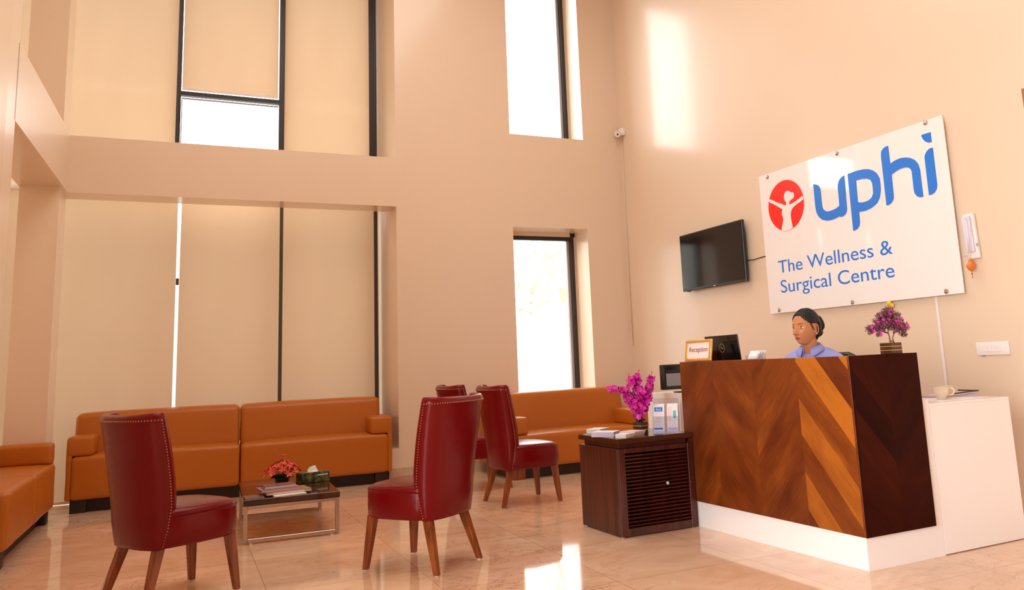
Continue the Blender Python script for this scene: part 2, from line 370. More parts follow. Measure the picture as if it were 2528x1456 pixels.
struct('baseboard_right', MB().box(XW - 0.012, XW, 4.0, YB - 0.012, 0, 0.114), 'skirting', 'marble skirting along the right wall')
struct('trim_6', MB().box(2.045, XJ, YB, 9.05, 0, 0.305), 'wall', 'low painted ledge at the right end of the recess')
struct('trim_7', MB().box(-1.6, XJ, 8.99, 9.05, 5.45, ZC), 'wall', 'painted strip above the tall glazing')
# beams and columns in front of the glazing
struct('trim_1', MB().box(xl(YB), XJ, YB, YB + 0.31, ZB, ZT), 'wall', 'painted beam crossing the tall glazing of the back wall')
struct('trim_2', MB().prism([(xl(5.9), 5.9), (xl(YB), YB), (xl(YB), YB + 0.31), (-1.055, YB + 0.31), (-1.13, 5.9)], ZB, ZT), 'wall', 'painted beam crossing the tall glazing of the left wall')
struct('trim_3', MB().box(-1.055, -0.77, 7.88, 8.41, 0, ZC), 'wall', 'painted corner column between the left and back glazing')
struct('trim_4', MB().prism([(xl(5.2), 5.2), (xl(5.93), 5.93), (-1.75, 5.93), (-1.75, 5.2)], 0, ZC), 'wall', 'painted pier at the left edge')
struct('trim_5', MB().box(-1.75, -0.815, 2.4, 5.44, 0, ZC), 'wall', 'darker projecting pier face at the far left edge')  # lengthened out of view to keep side light off the left chair
w = MB(); w.box(-3.3, -1.75, 2.5, 2.7, 0, ZC); w.box(-3.4, -3.3, -2.7, 2.7, 0, 0.3); w.box(-3.4, -3.3, -2.7, 2.7, 3.3, ZC)  # unseen; opening kept low to hold back light on the upper walls
w.box(-1.75, -1.6, 5.93, 9.05, 5.45, ZC)
struct('wall_left', w, 'rear_wall', 'unseen wall darkened to cut bounce, to the left of the photographer')
w = MB(); w.box(-3.4, 5.04, -2.8, -2.6, 0, ZC)
struct('wall_front', w, 'rear_wall', 'unseen wall darkened to cut bounce, behind the photographer')

# tall glazing behind
def glazing_back():
    o = MB()
    y0, y1 = 8.92, 8.985
    o.box(-1.6, -1.5, y0, y1, 0, 5.45); o.box(2.050, 2.146, y0, y1, 0, 5.45)
    o.box(0.092, 0.144, y0, y1, 0, 5.45); o.box(1.098, 1.172, y0, y1, 0, 5.45)
    o.box(0.142, 1.098, y0 + 0.005, y1, 3.93, 3.975)
    for a, b in ((-1.5, 0.105), (0.142, 1.098), (1.142, 2.075)):
        o.box(a, b, y0, y1, 5.38, 5.45); o.box(a, b, y0, y1, 0, 0.05)
    t = struct('window_1', o, 'frame', 'tall dark framed glazing across the back recess')
    g = MB()
    for a, b in ((-1.5, 0.105), (0.142, 1.098), (1.142, 2.075)):
        for c, d in ((0.05, 2.0), (2.03, 3.93), (3.98, 5.38)): g.box(a, b, 8.95, 8.956, c, d)
    g.build('glass', 'glass', t)
    k = MB(); k.box(0.15, 1.09, 8.908, 8.92, 3.885, 3.90); k.box(0.147, 0.157, 8.908, 8.92, 3.2, 3.885)
    k.build('sash', 'sash', t)
glazing_back()
def glazing_left():
    o = MB()
    x0, x1 = -1.70, -1.64
    for a, b in ((5.93, 6.0), (6.92, 6.98), (7.9, 7.96), (8.9, 8.985)): o.box(x0, x1, a, b, 0, 5.45)
    for a, b in ((6.0, 6.92), (6.98, 7.9), (7.96, 8.9)):
        for z in (0.0, 3.93, 5.39): o.box(x0, x1, a, b, z, z + 0.05)
    t = struct('window_2', o, 'frame', 'tall dark framed glazing in the left recess')
    g = MB()
    for a, b in ((6.0, 6.92), (6.98, 7.9), (7.96, 8.9)):
        for c, d in ((0.05, 3.93), (3.98, 5.39)): g.box(-1.675, -1.669, a, b, c, d)
    g.build('glass', 'glass', t)
glazing_left()
def narrow(name, z0, z1, label, top=True):
    o = MB(); y0, y1 = 8.43, 8.49; x0, x1 = 3.43, 4.345
    o.box(x0, x0 + 0.045, y0, y1, z0, z1); o.box(4.285, 4.325, y0, y1, z0, z1)
    o.box(x0 + 0.045, 4.285, y0, y1, z0, z0 + 0.04)
    if top: o.box(x0 + 0.045, 4.285, y0, y1, z1 - 0.09, z1 - 0.045)
    t = struct(name, o, 'frame', label)
    MB().box(x0 + 0.05, 4.285, 8.455, 8.461, z0 + 0.04, z1 - 0.09).build('glass', 'glass', t)
    MB().box(4.25, 4.284, 8.47, 8.51, z0 + 0.04, z1 - 0.09).build('sash', 'sash', t)
    q = MB(); q.box(4.325, x1, y0 + 0.01, y1, z0, z1)
    if top: q.box(x0, x1, y0 + 0.01, y1, z1 - 0.045, z1)
    q.build('window_surround', 'wall', t)
narrow('window_3', 0.70, 2.53, 'narrow dark framed window above the right sofa')
narrow('window_4', 3.575, 5.7, 'upper narrow window high on the back wall')

# ------------------------------------------------------------------ roller blinds
def blind(x0, x1, y, z0, z1, label, group, lean=0.0, axis='X', n=10):
    w = x1 - x0
    t = thing('roller_blind', ((x0 + x1) / 2, y, z0) if axis == 'X' else (y, (x0 + x1) / 2, z0), 0 if axis == 'X' else R(90), label, 'blind', group)
    bm = bmesh.new(); nx, nz = 24, 60; V = []
    ph = random.random() * 6
    for j in range(nz + 1):
        row = []
        for i in range(nx + 1):
            u, v = i / nx - 0.5, j / nz
            rip = 0.006 * math.sin(u * 9 + ph + v * 3) + 0.003 * math.sin(u * 23 + ph * 2)
            row.append(bm.verts.new((u * w + lean * (1 - v) * (1 if u > 0 else 0.0), rip * (1 - v * 0.8), v * (z1 - z0))))
        V.append(row)
    for j in range(nz):
        for i in range(nx):
            f = bm.faces.new((V[j][i], V[j][i + 1], V[j + 1][i + 1], V[j + 1][i])); f.smooth = True
    me = D.meshes.new('fabric'); bm.to_mesh(me); bm.free()
    f = mesh_obj('fabric', me, 'blind', t)
    MB().box(-w / 2, w / 2, -0.008, 0.008, -0.02, 0.005, 0.004).build('bottom_bar', 'paper', t)
    MB().lathe([(0.028, -w / 2), (0.028, w / 2)], 16, (0, 0, z1 - z0 + 0.01), axis='X').build('roller', 'white_pl', t)
    return t
GB = 'beige roller blinds over the tall glazing'
blind(-1.45, 0.100, 8.89, 2.9, 5.40, 'upper left beige blind beside the clear glass, brightly lit', GB)
blind(0.150, 1.085, 8.893, 3.995, 5.40, 'short raised beige blind with clear glass below it', GB)
blind(1.150, 2.058, 8.89, 2.9, 5.40, 'upper right beige blind beside the plain wall', GB)
blind(-1.45, 0.147, 8.80, 0.03, 2.86, 'lower left beige blind left of the bright slit', GB)
blind(0.178, 1.105, 8.80, 0.03, 2.86, 'lower middle beige blind between bright slit and black mullion', GB)
blind(1.140, 2.080, 8.80, 0.03, 2.86, 'lower right beige blind behind the right end of the long sofa', GB)
blind(6.02, 8.80, -1.58, 0.03, 2.86, 'lower beige blind in the left recess at the photo edge', GB, axis='Y')
blind(5.99, 8.80, -1.62, 2.96, 5.40, 'upper beige blind in the left recess at the photo edge', GB, axis='Y')
# latch seen in the slit between two blinds
tag(MB().box(0.150, 0.178, 8.905, 8.92, 1.975, 2.04, 0.002).build('window_latch', 'black_pl'), 'small black latch in the bright slit between lower blinds', 'latch')

# ------------------------------------------------------------------ outside
tag(MB().box(-40, 40, 9.2, 60, -0.25, -0.2).build('outdoor_ground', 'outdoor'), 'pale paving outside the windows', None, kind='structure')
tag(MB().box(-40, -1.9, -20, 9.2, -0.25, -0.2).build('outdoor_ground', 'outdoor'), 'pale paving outside the left glazing', None, kind='structure')
fen = MB()
for k in range(9): fen.box(6.0, 11.5, 12.5, 12.53, 0.1 + k * 0.16, 0.2 + k * 0.16)
for x in (6.0, 7.2, 8.4): fen.box(x, x + 0.06, 12.53, 12.6, -0.2, 1.6)
tag(fen.build('slat_fence', 'fence'), 'pale slatted fence seen through the lower narrow window', 'fence')
tag(MB().box(-9.0, 2.6, 11.9, 12.3, -0.2, 3.1, 0.01).build('added_shade_wall', 'fence'), 'added wall outside that shades the lower tall blinds', 'wall')  # added outside to darken the lower blinds
tag(MB().box(4.2, 6.2, 11.8, 11.95, -0.2, 1.75, 0.01).build('outdoor_wall', 'fence'), 'pale low wall outside the lower narrow window', 'wall')
hb = bmesh.new()
for k in range(2600):
    p = Vector((random.uniform(4.0, 12.0), random.uniform(13.4, 14.6), 0)); p.z = random.uniform(-0.2, 3.1 + 0.5 * noise.noise(p * 0.8))
    q = Matrix.Rotation(random.uniform(0, 6.28), 3, Vector((random.random() - .5, random.random() - .5, random.random() - .5)).normalized())
    vs = [hb.verts.new(p + q @ Vector(c) * random.uniform(0.06, 0.12)) for c in ((-1, 0, 0), (0, -0.5, 0), (1, 0, 0), (0, 0.5, 0))]; hb.faces.new(vs)
me = D.meshes.new('hedge'); hb.to_mesh(me); hb.free()
tag(mesh_obj('hedge', me, 'foliage'), 'faint leafy hedge beyond the fence outside the window', 'hedge', kind='stuff')

# ------------------------------------------------------------------ upholstered chairs (local +x is the front)
def lerp_tab(tab, z):
    for (z0, v0), (z1, v1) in zip(tab, tab[1:]):
        if z <= z1: return v0 + (v1 - v0) * max(0, min(1, (z - z0) / (z1 - z0)))
    return tab[-1][1]
T_SIDE = [(0.27, -0.170), (0.36, -0.150), (0.46, -0.138), (0.55, -0.146), (0.70, -0.172), (0.885, -0.215)]
T_BACK = [(0.27, -0.238), (0.36, -0.262), (0.46, -0.272), (0.60, -0.292), (0.75, -0.312), (0.885, -0.335)]
T_HALF = [(0.27, 0.205), (0.36, 0.222), (0.46, 0.230), (0.60, 0.238), (0.75, 0.246), (0.885, 0.250)]
def arc(z, off=0.0, n=20, fwd=0.0, drop=0.0):
    xs = lerp_tab(T_SIDE, z) + fwd; xb = lerp_tab(T_BACK, z) + off; hw = lerp_tab(T_HALF, z) - off
    out = []
    for k in range(n + 1):
        a = -PI / 2 + PI * k / n
        c = abs(math.cos(a)) ** 0.75
        out.append(Vector((xs + (xb - xs) * c, hw * math.copysign(abs(math.sin(a)) ** 0.9, math.sin(a)), z - drop)))
    return out
def seat_outline(inset=0.0, n=40):
    pts = []
    x0, xf, hw = -0.03, 0.268 - inset, 0.243 - inset
    for k in range(n + 1):
        a = -PI / 2 + PI * k / n
        pts.append((x0 + (xf - x0) * abs(math.cos(a)) ** 0.62, hw * math.copysign(abs(math.sin(a)) ** 0.72, math.sin(a))))
    pts += [(-0.15, hw * 0.97), (-0.20, hw * 0.8), (-0.215, 0.0), (-0.20, -hw * 0.8), (-0.15, -hw * 0.97)]
    return pts
def make_chair(label):
    t = thing('upholstered_chair', (0, 0, 0), 0, label, 'chair', 'oxblood leather chairs with nail trim')
    # seat drum and cushion
    m = MB(); o0, o1, o2, o3, o4 = (seat_outline(i) for i in (0.012, 0.002, 0.0, 0.004, 0.02))
    m.loft([[Vector((a, b, z)) for a, b in o] for o, z in ((seat_outline(0.03), 0.272), (o0, 0.275), (o1, 0.29), (o2, 0.35), (o1, 0.408), (o3, 0.416))])
    m.build('seat', 'leather_red', t)
    m = MB(); rings = []
    for ins, z in ((0.006, 0.414), (0.001, 0.419), (0.0, 0.428), (0.010, 0.440), (0.035, 0.449), (0.08, 0.455), (0.14, 0.458), (0.2, 0.459)):
        rings.append([Vector((a, b, z - 0.012 * max(0, a / 0.27) ** 3)) for a, b in seat_outline(ins)])
    m.loft(rings); m.build('seat_cushion', 'leather_red', t)
    # curved back shell
    zs = [0.27, 0.285, 0.32, 0.38, 0.44, 0.5, 0.58, 0.66, 0.74, 0.81, 0.86, 0.875]
    m = MB(); rings = []
    for z in zs:
        o_ = arc(z, 0.0); i_ = arc(z, 0.052, fwd=0.012)
        e0 = (o_[0] + i_[0]) / 2 + Vector((0.020, 0, 0)); e1 = (o_[-1] + i_[-1]) / 2 + Vector((0.020, 0, 0))
        rings.append(o_ + [e1] + i_[::-1] + [e0])
    top = []
    for f, dz in ((0.22, 0.887), (0.6, 0.893)):
        z = 0.875; o_ = arc(z, 0.026 * f + 0.002); i_ = arc(z, 0.052 - 0.026 * f, fwd=0.012 * (1 - f))
        e0 = (o_[0] + i_[0]) / 2 + Vector((0.016 * (1 - f), 0, 0)); e1 = (o_[-1] + i_[-1]) / 2 + Vector((0.016 * (1 - f), 0, 0))
        rings.append([Vector((p.x, p.y, dz + 0.012 * (abs(p.y) / 0.25) ** 2)) for p in o_ + [e1] + i_[::-1] + [e0]])
    m.loft(rings); b = m.build('backrest', 'leather_red', t)
    # brass nails down both sides and along the top
    m = MB()
    def nail(p, nrm):
        k = bmesh.ops.create_icosphere(m.bm, subdivisions=1, radius=0.0052)
        for v in k['verts']: v.co = p + nrm * 0.001 + v.co
    n = 44
    for s in (0, -1):
        for k in range(n):
            z = 0.285 + (0.865 - 0.285) * k / (n - 1); A = arc(z, 0.0); p = A[s] * 0.55 + A[1 if s == 0 else -2] * 0.45; nail(p, Vector((-0.2, 1 if s else -1, 0)))
    A = arc(0.868, 0.0, 60); L = [0]
    for i in range(60): L.append(L[-1] + (A[i + 1] - A[i]).length)
    cnt = 42
    for k in range(1, cnt):
        d = L[-1] * k / cnt; i = max(j for j in range(60) if L[j] <= d); nail(A[i].lerp(A[i + 1], (d - L[i]) / (L[i + 1] - L[i])), (A[i] - Vector((0.1, 0, A[i].z))).normalized())
    for f in m.bm.faces: f.smooth = True
    m.build('nail_trim', 'brass', t, recalc=False)
    for sx, sy in ((1, 1), (1, -1), (-1, 1), (-1, -1)):
        tx, ty = (0.185, 0.175) if sx > 0 else (-0.165, 0.155)
        fx, fy = (0.213, 0.205) if sx > 0 else (-0.248, 0.195)
        m = MB(); rings = []
        for h, wd_ in ((0.285, 0.024), (0.15, 0.020), (0.008, 0.0145)):
            q = (0.285 - h) / 0.277; cx_, cy_ = tx + (fx - tx) * q ** 1.0, ty + (fy - ty) * q
            rings.append([Vector((cx_ + a * wd_, sy * (cy_ + b_ * wd_), h)) for a, b_ in ((-1, -.8), (-.8, -1), (.8, -1), (1, -.8), (1, .8), (.8, 1), (-.8, 1), (-1, .8))])
        m.loft(rings, smooth=False); lg = m.build('leg', 'leg_wood', t)
        MB().lathe([(0.010, 0.0), (0.011, 0.004), (0.009, 0.010)], 12, (fx, sy * fy, 0)).build('glide', 'white_pl', lg)
    return t
c0 = make_chair('oxblood leather chair in the centre foreground, turned away beside the coffee table')
c0.location = (1.335, 4.60, 0); c0.rotation_euler.z = R(126)
for x, y, a, lab in ((0.115, 4.735, 28, 'dark oxblood leather chair at the left foreground, its curved back in deep shade'),
                     (2.600, 6.115, 0, 'oxblood leather chair with shining seat in front of the window sofa'),
                     (2.555, 7.02, 4, 'oxblood leather chair farthest back, mostly hidden behind the other chairs')):
    c = copy_tree(c0); c.location = (x, y, 0); c.rotation_euler.z = R(a); c['label'] = lab

# ------------------------------------------------------------------ sofas (local x width, front at y=0 facing -y)
def cushion(x0, x1, y0, y1, z0, z1, bev, name, t, puff=0.0, mat='leather_tan'):
    bm = bmesh.new(); bmesh.ops.create_cube(bm, size=1.0)
    for v in bm.verts: v.co = Vector(((x0 + x1) / 2 + v.co.x * (x1 - x0), (y0 + y1) / 2 + v.co.y * (y1 - y0), (z0 + z1) / 2 + v.co.z * (z1 - z0)))
    bmesh.ops.bevel(bm, geom=list(bm.edges) + list(bm.verts), offset=bev, segments=4, profile=0.5, affect='EDGES')
    bmesh.ops.subdivide_edges(bm, edges=[e for e in bm.edges if e.calc_length() > 0.2], cuts=7, use_grid_fill=True)
    for v in bm.verts:
        u = (v.co.x - x0) / (x1 - x0); w_ = (v.co.y - y0) / (y1 - y0); q = (v.co.z - z0) / (z1 - z0)
        bx = max(0, 4 * u * (1 - u)) ** 0.5
        if q > 0.5: v.co.z += puff * bx * (0.4 + 0.6 * max(0, 4 * w_ * (1 - w_)))
        v.co += noise.noise_vector(v.co * 5.0) * 0.0035
    for f in bm.faces: f.smooth = True
    me = D.meshes.new(name); bm.to_mesh(me); bm.free()
    return mesh_obj(name, me, mat, t)
def make_sofa(loc, rz, wid, dep, modules, seat_z, top_z, base_z, label, arms=(1, 1), group='tan leather waiting sofas', arm_w=0.2, foot='plinth'):
    t = thing('leather_sofa', loc, rz, label, 'sofa', group)
    h = wid / 2; x0 = -h + (0.035 if arms[0] else 0); x1 = h - (0.035 if arms[1] else 0)
    mw = (x1 - x0) / modules
    for k in range(modules):
        a, b = x0 + k * mw + 0.003, x0 + (k + 1) * mw - 0.003
        cushion(a, b, 0.0, dep - 0.02, base_z, seat_z, 0.035, 'seat', t, 0.018)
        ba = a + (-0.03 if k == 0 and arms[0] else 0); bb = b - (0.02 if k == modules - 1 and arms[1] else 0)
        bk = cushion(ba, bb, dep - 0.30, dep, seat_z - 0.03, top_z, 0.045, 'backrest', t, 0.012)
        for v in bk.data.vertices:   # the back leans a little
            v.co.y -= 0.06 * (1 - (v.co.z - seat_z) / (top_z - seat_z)) if v.co.y < dep - 0.2 else 0
    ah = seat_z + 0.165
    for s, on in ((-1, arms[0]), (1, arms[1])):
        if not on: continue
        o = cushion(*sorted((s * h, s * (h - arm_w))), 0.015, dep - 0.16, seat_z + 0.005, ah, 0.028, 'armrest', t, 0.004)
        cushion(*sorted((s * h, s * (h - 0.045))), 0.02, dep - 0.02, base_z, ah - 0.03, 0.015, 'side_panel', t)
    MB().box(-h + 0.1, h - 0.1, 0.09, dep - 0.03, 0.0, base_z + 0.02).build('plinth', 'plinth', t)
    for s in (-1, 1):
        MB().box(*sorted((s * (h - 0.04), s * (h - 0.16))), 0.035, 0.10, 0, base_z + 0.02, 0.004).build('foot', foot, t)
    return t
a_ = -R(4.0)
make_sofa((0.70, 8.055, 0), a_, 2.70, 0.66, 2, 0.455, 0.795, 0.105, 'long tan leather sofa with two seats under the tall beige blinds')
make_sofa((-0.715, 6.91, 0), R(90 - 2.0), 1.90, 0.74, 2, 0.445, 0.74, 0.105, 'tan leather sofa cropped by the left edge of the photo', arms=(0, 1), arm_w=0.19)
make_sofa((3.74, 7.22, 0), 0, 1.58, 0.85, 1, 0.395, 0.765, 0.10, 'sunlit tan leather sofa under the narrow window', foot='leg_wood')

# ------------------------------------------------------------------ coffee table and what lies on it
CT = thing('coffee_table', (0.86, 6.32, 0), R(-3.5), 'low coffee table with dark wood top on steel sled frames', 'table')
hw, hd = 0.30, 0.53
MB().box(-hw, hw, -hd, hd, 0.236, 0.275, 0.003, 1).build('table_top', 'table_wood', CT)
for s in (-1, 1):
    m = MB(); y = s * (hd - 0.025); b = 0.0125
    m.box(-hw + 0.003, -hw + 0.028, y - b, y + b, 0.008, 0.236, 0.002, 1); m.box(hw - 0.028, hw - 0.003, y - b, y + b, 0.008, 0.236, 0.002, 1)
    m.box(-hw + 0.028, hw - 0.028, y - b, y + b, 0.008, 0.033, 0.002, 1); m.box(-hw + 0.028, hw - 0.028, y - b, y + b, 0.216, 0.236, 0.002, 1)
    f = m.build('sled_frame', 'chrome', CT)
    for x in (-hw + 0.05, hw - 0.05): MB().lathe([(0.012, 0.0), (0.012, 0.009)], 10, (x, y, 0)).build('glide', 'white_pl', f)
def ct(x, y, z=0.2755): return CT.matrix_basis @ Vector((x, y, z)) if False else Matrix.Translation((0.86, 6.32, 0)) @ Matrix.Rotation(R(-3.5), 4, 'Z') @ Vector((x, y, z))
def book(name, c, rz, w, d, h, cover, label, cat='book', pages='paper', group=None):
    t = thing(name, c, rz, label, cat, group)
    MB().box(-w / 2 + 0.002, w / 2 - 0.003, -d / 2 + 0.003, d / 2 - 0.003, 0.0015, h - 0.0015).build('pages', pages, t)
    m = MB(); m.box(-w / 2, w / 2, -d / 2, d / 2, h - 0.0015, h); m.box(-w / 2, w / 2, -d / 2, d / 2, 0, 0.0015); m.box(-w / 2 - 0.0015, -w / 2, -d / 2, d / 2, 0, h)
    m.build('cover', cover, t)
    return t
book('magazine', ct(-0.235, -0.44), R(2), 0.115, 0.15, 0.008, 'grey_cover', 'thin dark magazine at the near left corner of the coffee table', 'magazine')
book('booklet', ct(-0.02, -0.445), R(6), 0.20, 0.15, 0.007, 'paper', 'thin white booklet under the brown book, at the bottom of the pile', 'booklet')
book('book', ct(-0.03, -0.35, 0.2826), R(6), 0.29, 0.21, 0.016, 'brown_cover', 'brown covered book at the bottom of the coffee table pile')
book('book', ct(-0.075, -0.33, 0.2988), R(4), 0.25, 0.19, 0.015, 'mauve_cover', 'mauve magazine lying between the brown and the grey books', pages='paper_rose')
book('book', ct(-0.075, -0.32, 0.3140), R(3), 0.20, 0.14, 0.017, 'grey_cover', 'grey glossy book on top of the coffee table pile')
# tissue box
TB = thing('tissue_box', ct(0.19, 0.10), R(12), 'green tissue box with a white tissue pulled up', 'tissue box')
def tissue_box_mat():
    m, t, b = new_mat('leafy_print'); N = t.nodes.new
    c = N('ShaderNodeTexCoord'); n = N('ShaderNodeTexNoise'); n.inputs['Scale'].default_value = 34; n.inputs['Detail'].default_value = 6; r = N('ShaderNodeValToRGB')
    r.color_ramp.elements[0].position = 0.42; r.color_ramp.elements[0].color = (0.006, 0.010, 0.002, 1); r.color_ramp.elements[1].position = 0.68; r.color_ramp.elements[1].color = (0.16, 0.19, 0.02, 1)
    t.links.new(c.outputs['Object'], n.inputs['Vector']); t.links.new(n.outputs['Fac'], r.inputs[0]); t.links.new(r.outputs[0], b.inputs['Base Color']); b.inputs['Roughness'].default_value = 0.35
    return m
M['leafprint'] = tissue_box_mat()
MB().box(-0.105, 0.105, -0.055, 0.055, 0, 0.072, 0.002, 1).build('carton', 'leafprint', TB)
m = MB()
for k in range(6): m.box(0.015 + k * 0.013, 0.025 + k * 0.013, -0.0558, -0.0552, 0.046, 0.054 + (k % 2) * 0.002)
m.build('printed_line', 'paper', TB)
m = MB(); rings = []
for j in range(7):
    q = j / 6; rings.append([Vector((0.042 * (1 - 0.25 * q) * math.cos(a) * (1 - q * 0.3) - 0.02 * q * (1 if math.cos(a) < 0 else 0), 0.018 * math.sin(a) * (1 - q) * (1 + 0.3 * math.sin(3 * a)) + 0.004 * math.sin(a * 2), 0.07 + q * 0.045 * (0.55 + 0.45 * math.sin(a * 1.0 + 0.6)))) for a in [2 * PI * k / 18 for k in range(18)]])
m.loft(rings); m.build('tissue', 'paper', TB)
# red lilies
FP = thing('potted_flowers', ct(-0.02, 0.13), 0, 'small black pot of red lilies on the coffee table', 'flowers')
MB().lathe([(0.038, 0), (0.045, 0.004), (0.052, 0.05), (0.056, 0.062), (0.048, 0.062), (0.046, 0.05)], 8, smooth=False).build('pot', 'black_pl', FP)
def petal_flower(m, c, d, r, n, wid, mat=0, cup=0.25, rnd=0.2, curl=0.0):
    d = Vector(d).normalized(); a = d.orthogonal().normalized(); b = d.cross(a); th0 = random.random() * 6
    for k in range(n):
        th = th0 + 2 * PI * k / n + random.uniform(-rnd, rnd); o = a * math.cos(th) + b * math.sin(th); s = d.cross(o)
        L_ = r * random.uniform(0.8, 1.1); v = [m.bm.verts.new(Vector(c) + p) for p in (o * L_ * 0.08, o * L_ * 0.5 + s * wid + d * cup * L_, o * L_ * 0.55 + d * cup * L_ * 0.6, o * L_ * 0.5 - s * wid + d * cup * L_, o * L_ + d * (cup * L_ * 1.2 - curl))]
        for q in ((0, 1, 2), (0, 2, 3), (1, 4, 2), (2, 4, 3)): f = m.bm.faces.new([v[i] for i in q]); f.material_index = mat; f.smooth = True
lil = []
pts = []
for k in range(26):
    a = k * 2.4; rr = 0.02 + 0.085 * (k / 25) ** 0.6; h = 0.155 - 0.07 * (rr / 0.105) ** 1.4 + random.uniform(-0.01, 0.012)
    pts.append(Vector((rr * math.cos(a) * 1.15, rr * math.sin(a), h)))
pts.append(Vector((0.0, 0, 0.195)))
m = MB(); g = MB(); s_ = MB()
for p in pts:
    d = (p - Vector((0, 0, 0.04))).normalized(); petal_flower(m, p, d, 0.036, 6, 0.0085, cup=0.3); s_.tube([Vector((0, 0, 0.05)), p * 0.6 + Vector((0, 0, 0.03)), p], 0.0012, 5)
    g.ball(p + d * 0.006, 0.005, 1)
for k in range(14):
    a = k * 0.45; s_.bm.faces.new([s_.bm.verts.new(Vector(q)) for q in ((0.01 * math.cos(a), 0.01 * math.sin(a), 0.06), (0.06 * math.cos(a + .2), 0.06 * math.sin(a + .2), 0.07), (0.085 * math.cos(a), 0.085 * math.sin(a), 0.045))])
m.build('petals', 'lily', FP, recalc=False)['kind'] = 'stuff'; g.build('flower_centres', 'stamen', FP)['kind'] = 'stuff'; s_.build('leaves', 'green', FP, recalc=False)

# ------------------------------------------------------------------ side table with louvred front
ST = thing('side_table', (2.80, 4.745, 0), 0, 'dark mahogany side table with a louvred front panel', 'side table')
X0, X1, Y0, Y1 = 2.528 - 2.80, 3.07 - 2.80, 4.467 - 4.745, 4.985 - 4.745
MB().box(X0, X0 + 0.022, Y0 + 0.018, Y1, 0.006, 0.515, 0.002, 1).build('side_panel', 'dark_wood', ST)
MB().box(X1 - 0.022, X1, Y0 + 0.018, Y1, 0.006, 0.515, 0.002, 1).build('side_panel', 'dark_wood', ST)
MB().box(X0 + 0.022, X1 - 0.022, Y1 - 0.015, Y1, 0.006, 0.515).build('back_panel', 'dark_wood', ST)
MB().box(X0 + 0.022, X1 - 0.022, Y0 + 0.02, Y1 - 0.015, 0.01, 0.03).build('bottom_panel', 'dark_wood', ST)
m = MB(); m.box(X0, X0 + 0.045, Y0, Y0 + 0.018, 0.006, 0.515, 0.001, 1); m.box(X1 - 0.04, X1, Y0, Y0 + 0.018, 0.006, 0.515, 0.001, 1)
m.box(X0 + 0.045, X1 - 0.04, Y0, Y0 + 0.018, 0.006, 0.05, 0.001, 1); m.box(X0 + 0.045, X1 - 0.04, Y0, Y0 + 0.018, 0.487, 0.515, 0.001, 1)
fr = m.build('front_frame', 'dark_wood', ST)
MB().box(X0 + 0.03, X1 - 0.03, Y0 + 0.030, Y1 - 0.02, 0.515, 0.545).build('top_spacer', 'dark_wood', ST)
MB().box(X0 - 0.006, X1 + 0.0, Y0 - 0.006, Y1 + 0.0, 0.545, 0.577, 0.003, 1).build('table_top', 'table_wood', ST)
for k in range(20):
    z = 0.058 + k * 0.0214; q = MB()
    q.box(X0 + 0.045, X1 - 0.04, -0.013, 0.013, -0.0035, 0.0035, 0.001, 1, mtx=Matrix.Translation((0, Y0 + 0.014, z)) @ Matrix.Rotation(R(-33), 4, 'X')); q.build('louvre', 'dark_wood', ST)
MB().lathe([(0.004, 0), (0.004, -0.012), (0.010, -0.016), (0.011, -0.022), (0.007, -0.027), (0.0, -0.028)], 14, (2.857 - 2.80, Y0 + 0.003, 0.289), axis='Y').build('knob', 'grey_metal', ST)
# glides under it
for x in (X0 + 0.02, X1 - 0.02):
    for y in (Y0 + 0.03, Y1 - 0.02): MB().lathe([(0.012, 0), (0.012, 0.007)], 10, (x, y, 0)).build('glide', 'white_pl', ST)

ZT2 = 0.5775
def leaflets(c, rz, w, d, n, mat, label, fan=0.0, edge=None, tone='paper'):
    t = thing('leaflet_stack', c, rz, label, 'leaflets', 'leaflet stacks on the side table')
    m = MB(); random.seed(int(c[0] * 1000))
    for k in range(n):
        a = random.uniform(-0.03, 0.03); dx = fan * k + random.uniform(-0.002, 0.002)
        m.box(-w / 2 + dx, w / 2 + dx, -d / 2 + random.uniform(-.002, .002), d / 2, k * 0.0026, k * 0.0026 + 0.0019, mtx=Matrix.Rotation(a, 4, 'Z'), mat=1 if (edge and k % 3 != 2) else 0)
    m.build('paper_sheets', [tone, edge or tone], t)
    return t
leaflets((2.665, 4.985 - 0.01, ZT2), R(38), 0.14, 0.10, 11, 'paper', 'white leaflet pile at the far left corner of the side table', tone='paper')
leaflets((2.575, 4.70, ZT2), R(42), 0.12, 0.15, 12, 'lilac', 'lilac edged leaflet pile, second from the left on the side table', edge='paper_lilac')
leaflets((2.61, 4.525, ZT2), R(30), 0.095, 0.075, 9, 'w', 'small white curling leaflet pile at the near edge of the side table', tone='paper')
leaflets((2.715, 4.62, ZT2), R(24), 0.12, 0.12, 10, 'rose', 'fanned rose tinted leaflet pile in front of the magenta orchids', fan=0.002, tone='paper_rose')

# magenta orchids in a striped wooden pot
def striped_pot(name_t, w, h, label, parent):
    m = MB(); z = 0
    for k in range(3):
        m.box(-w, w, -w, w, z, z + h * 0.30, 0.001, 1, 0); z += h * 0.30
        if k < 2: m.box(-w - 0.0006, w + 0.0006, -w - 0.0006, w + 0.0006, z, z + h * 0.05, mat=1); z += h * 0.05
    return m.build('pot', ['pot_wood', 'gold'], parent)
OR = thing('potted_orchids', (2.835, 4.70, ZT2), R(20), 'tall magenta artificial orchids in a striped wooden pot on the side table', 'potted flowers')
striped_pot('pot', 0.034, 0.070, '', OR)
inv = Matrix.Rotation(R(-20), 4, 'Z')
m = MB(); ctr = MB(); st = MB(); lv = MB(); bd = MB()
rightv = Vector((math.cos(YAW), -math.sin(YAW), 0))
def orp(px, h, dpt): return inv @ (rightv * px + Vector((math.sin(YAW), math.cos(YAW), 0)) * dpt + Vector((0, 0, h)))
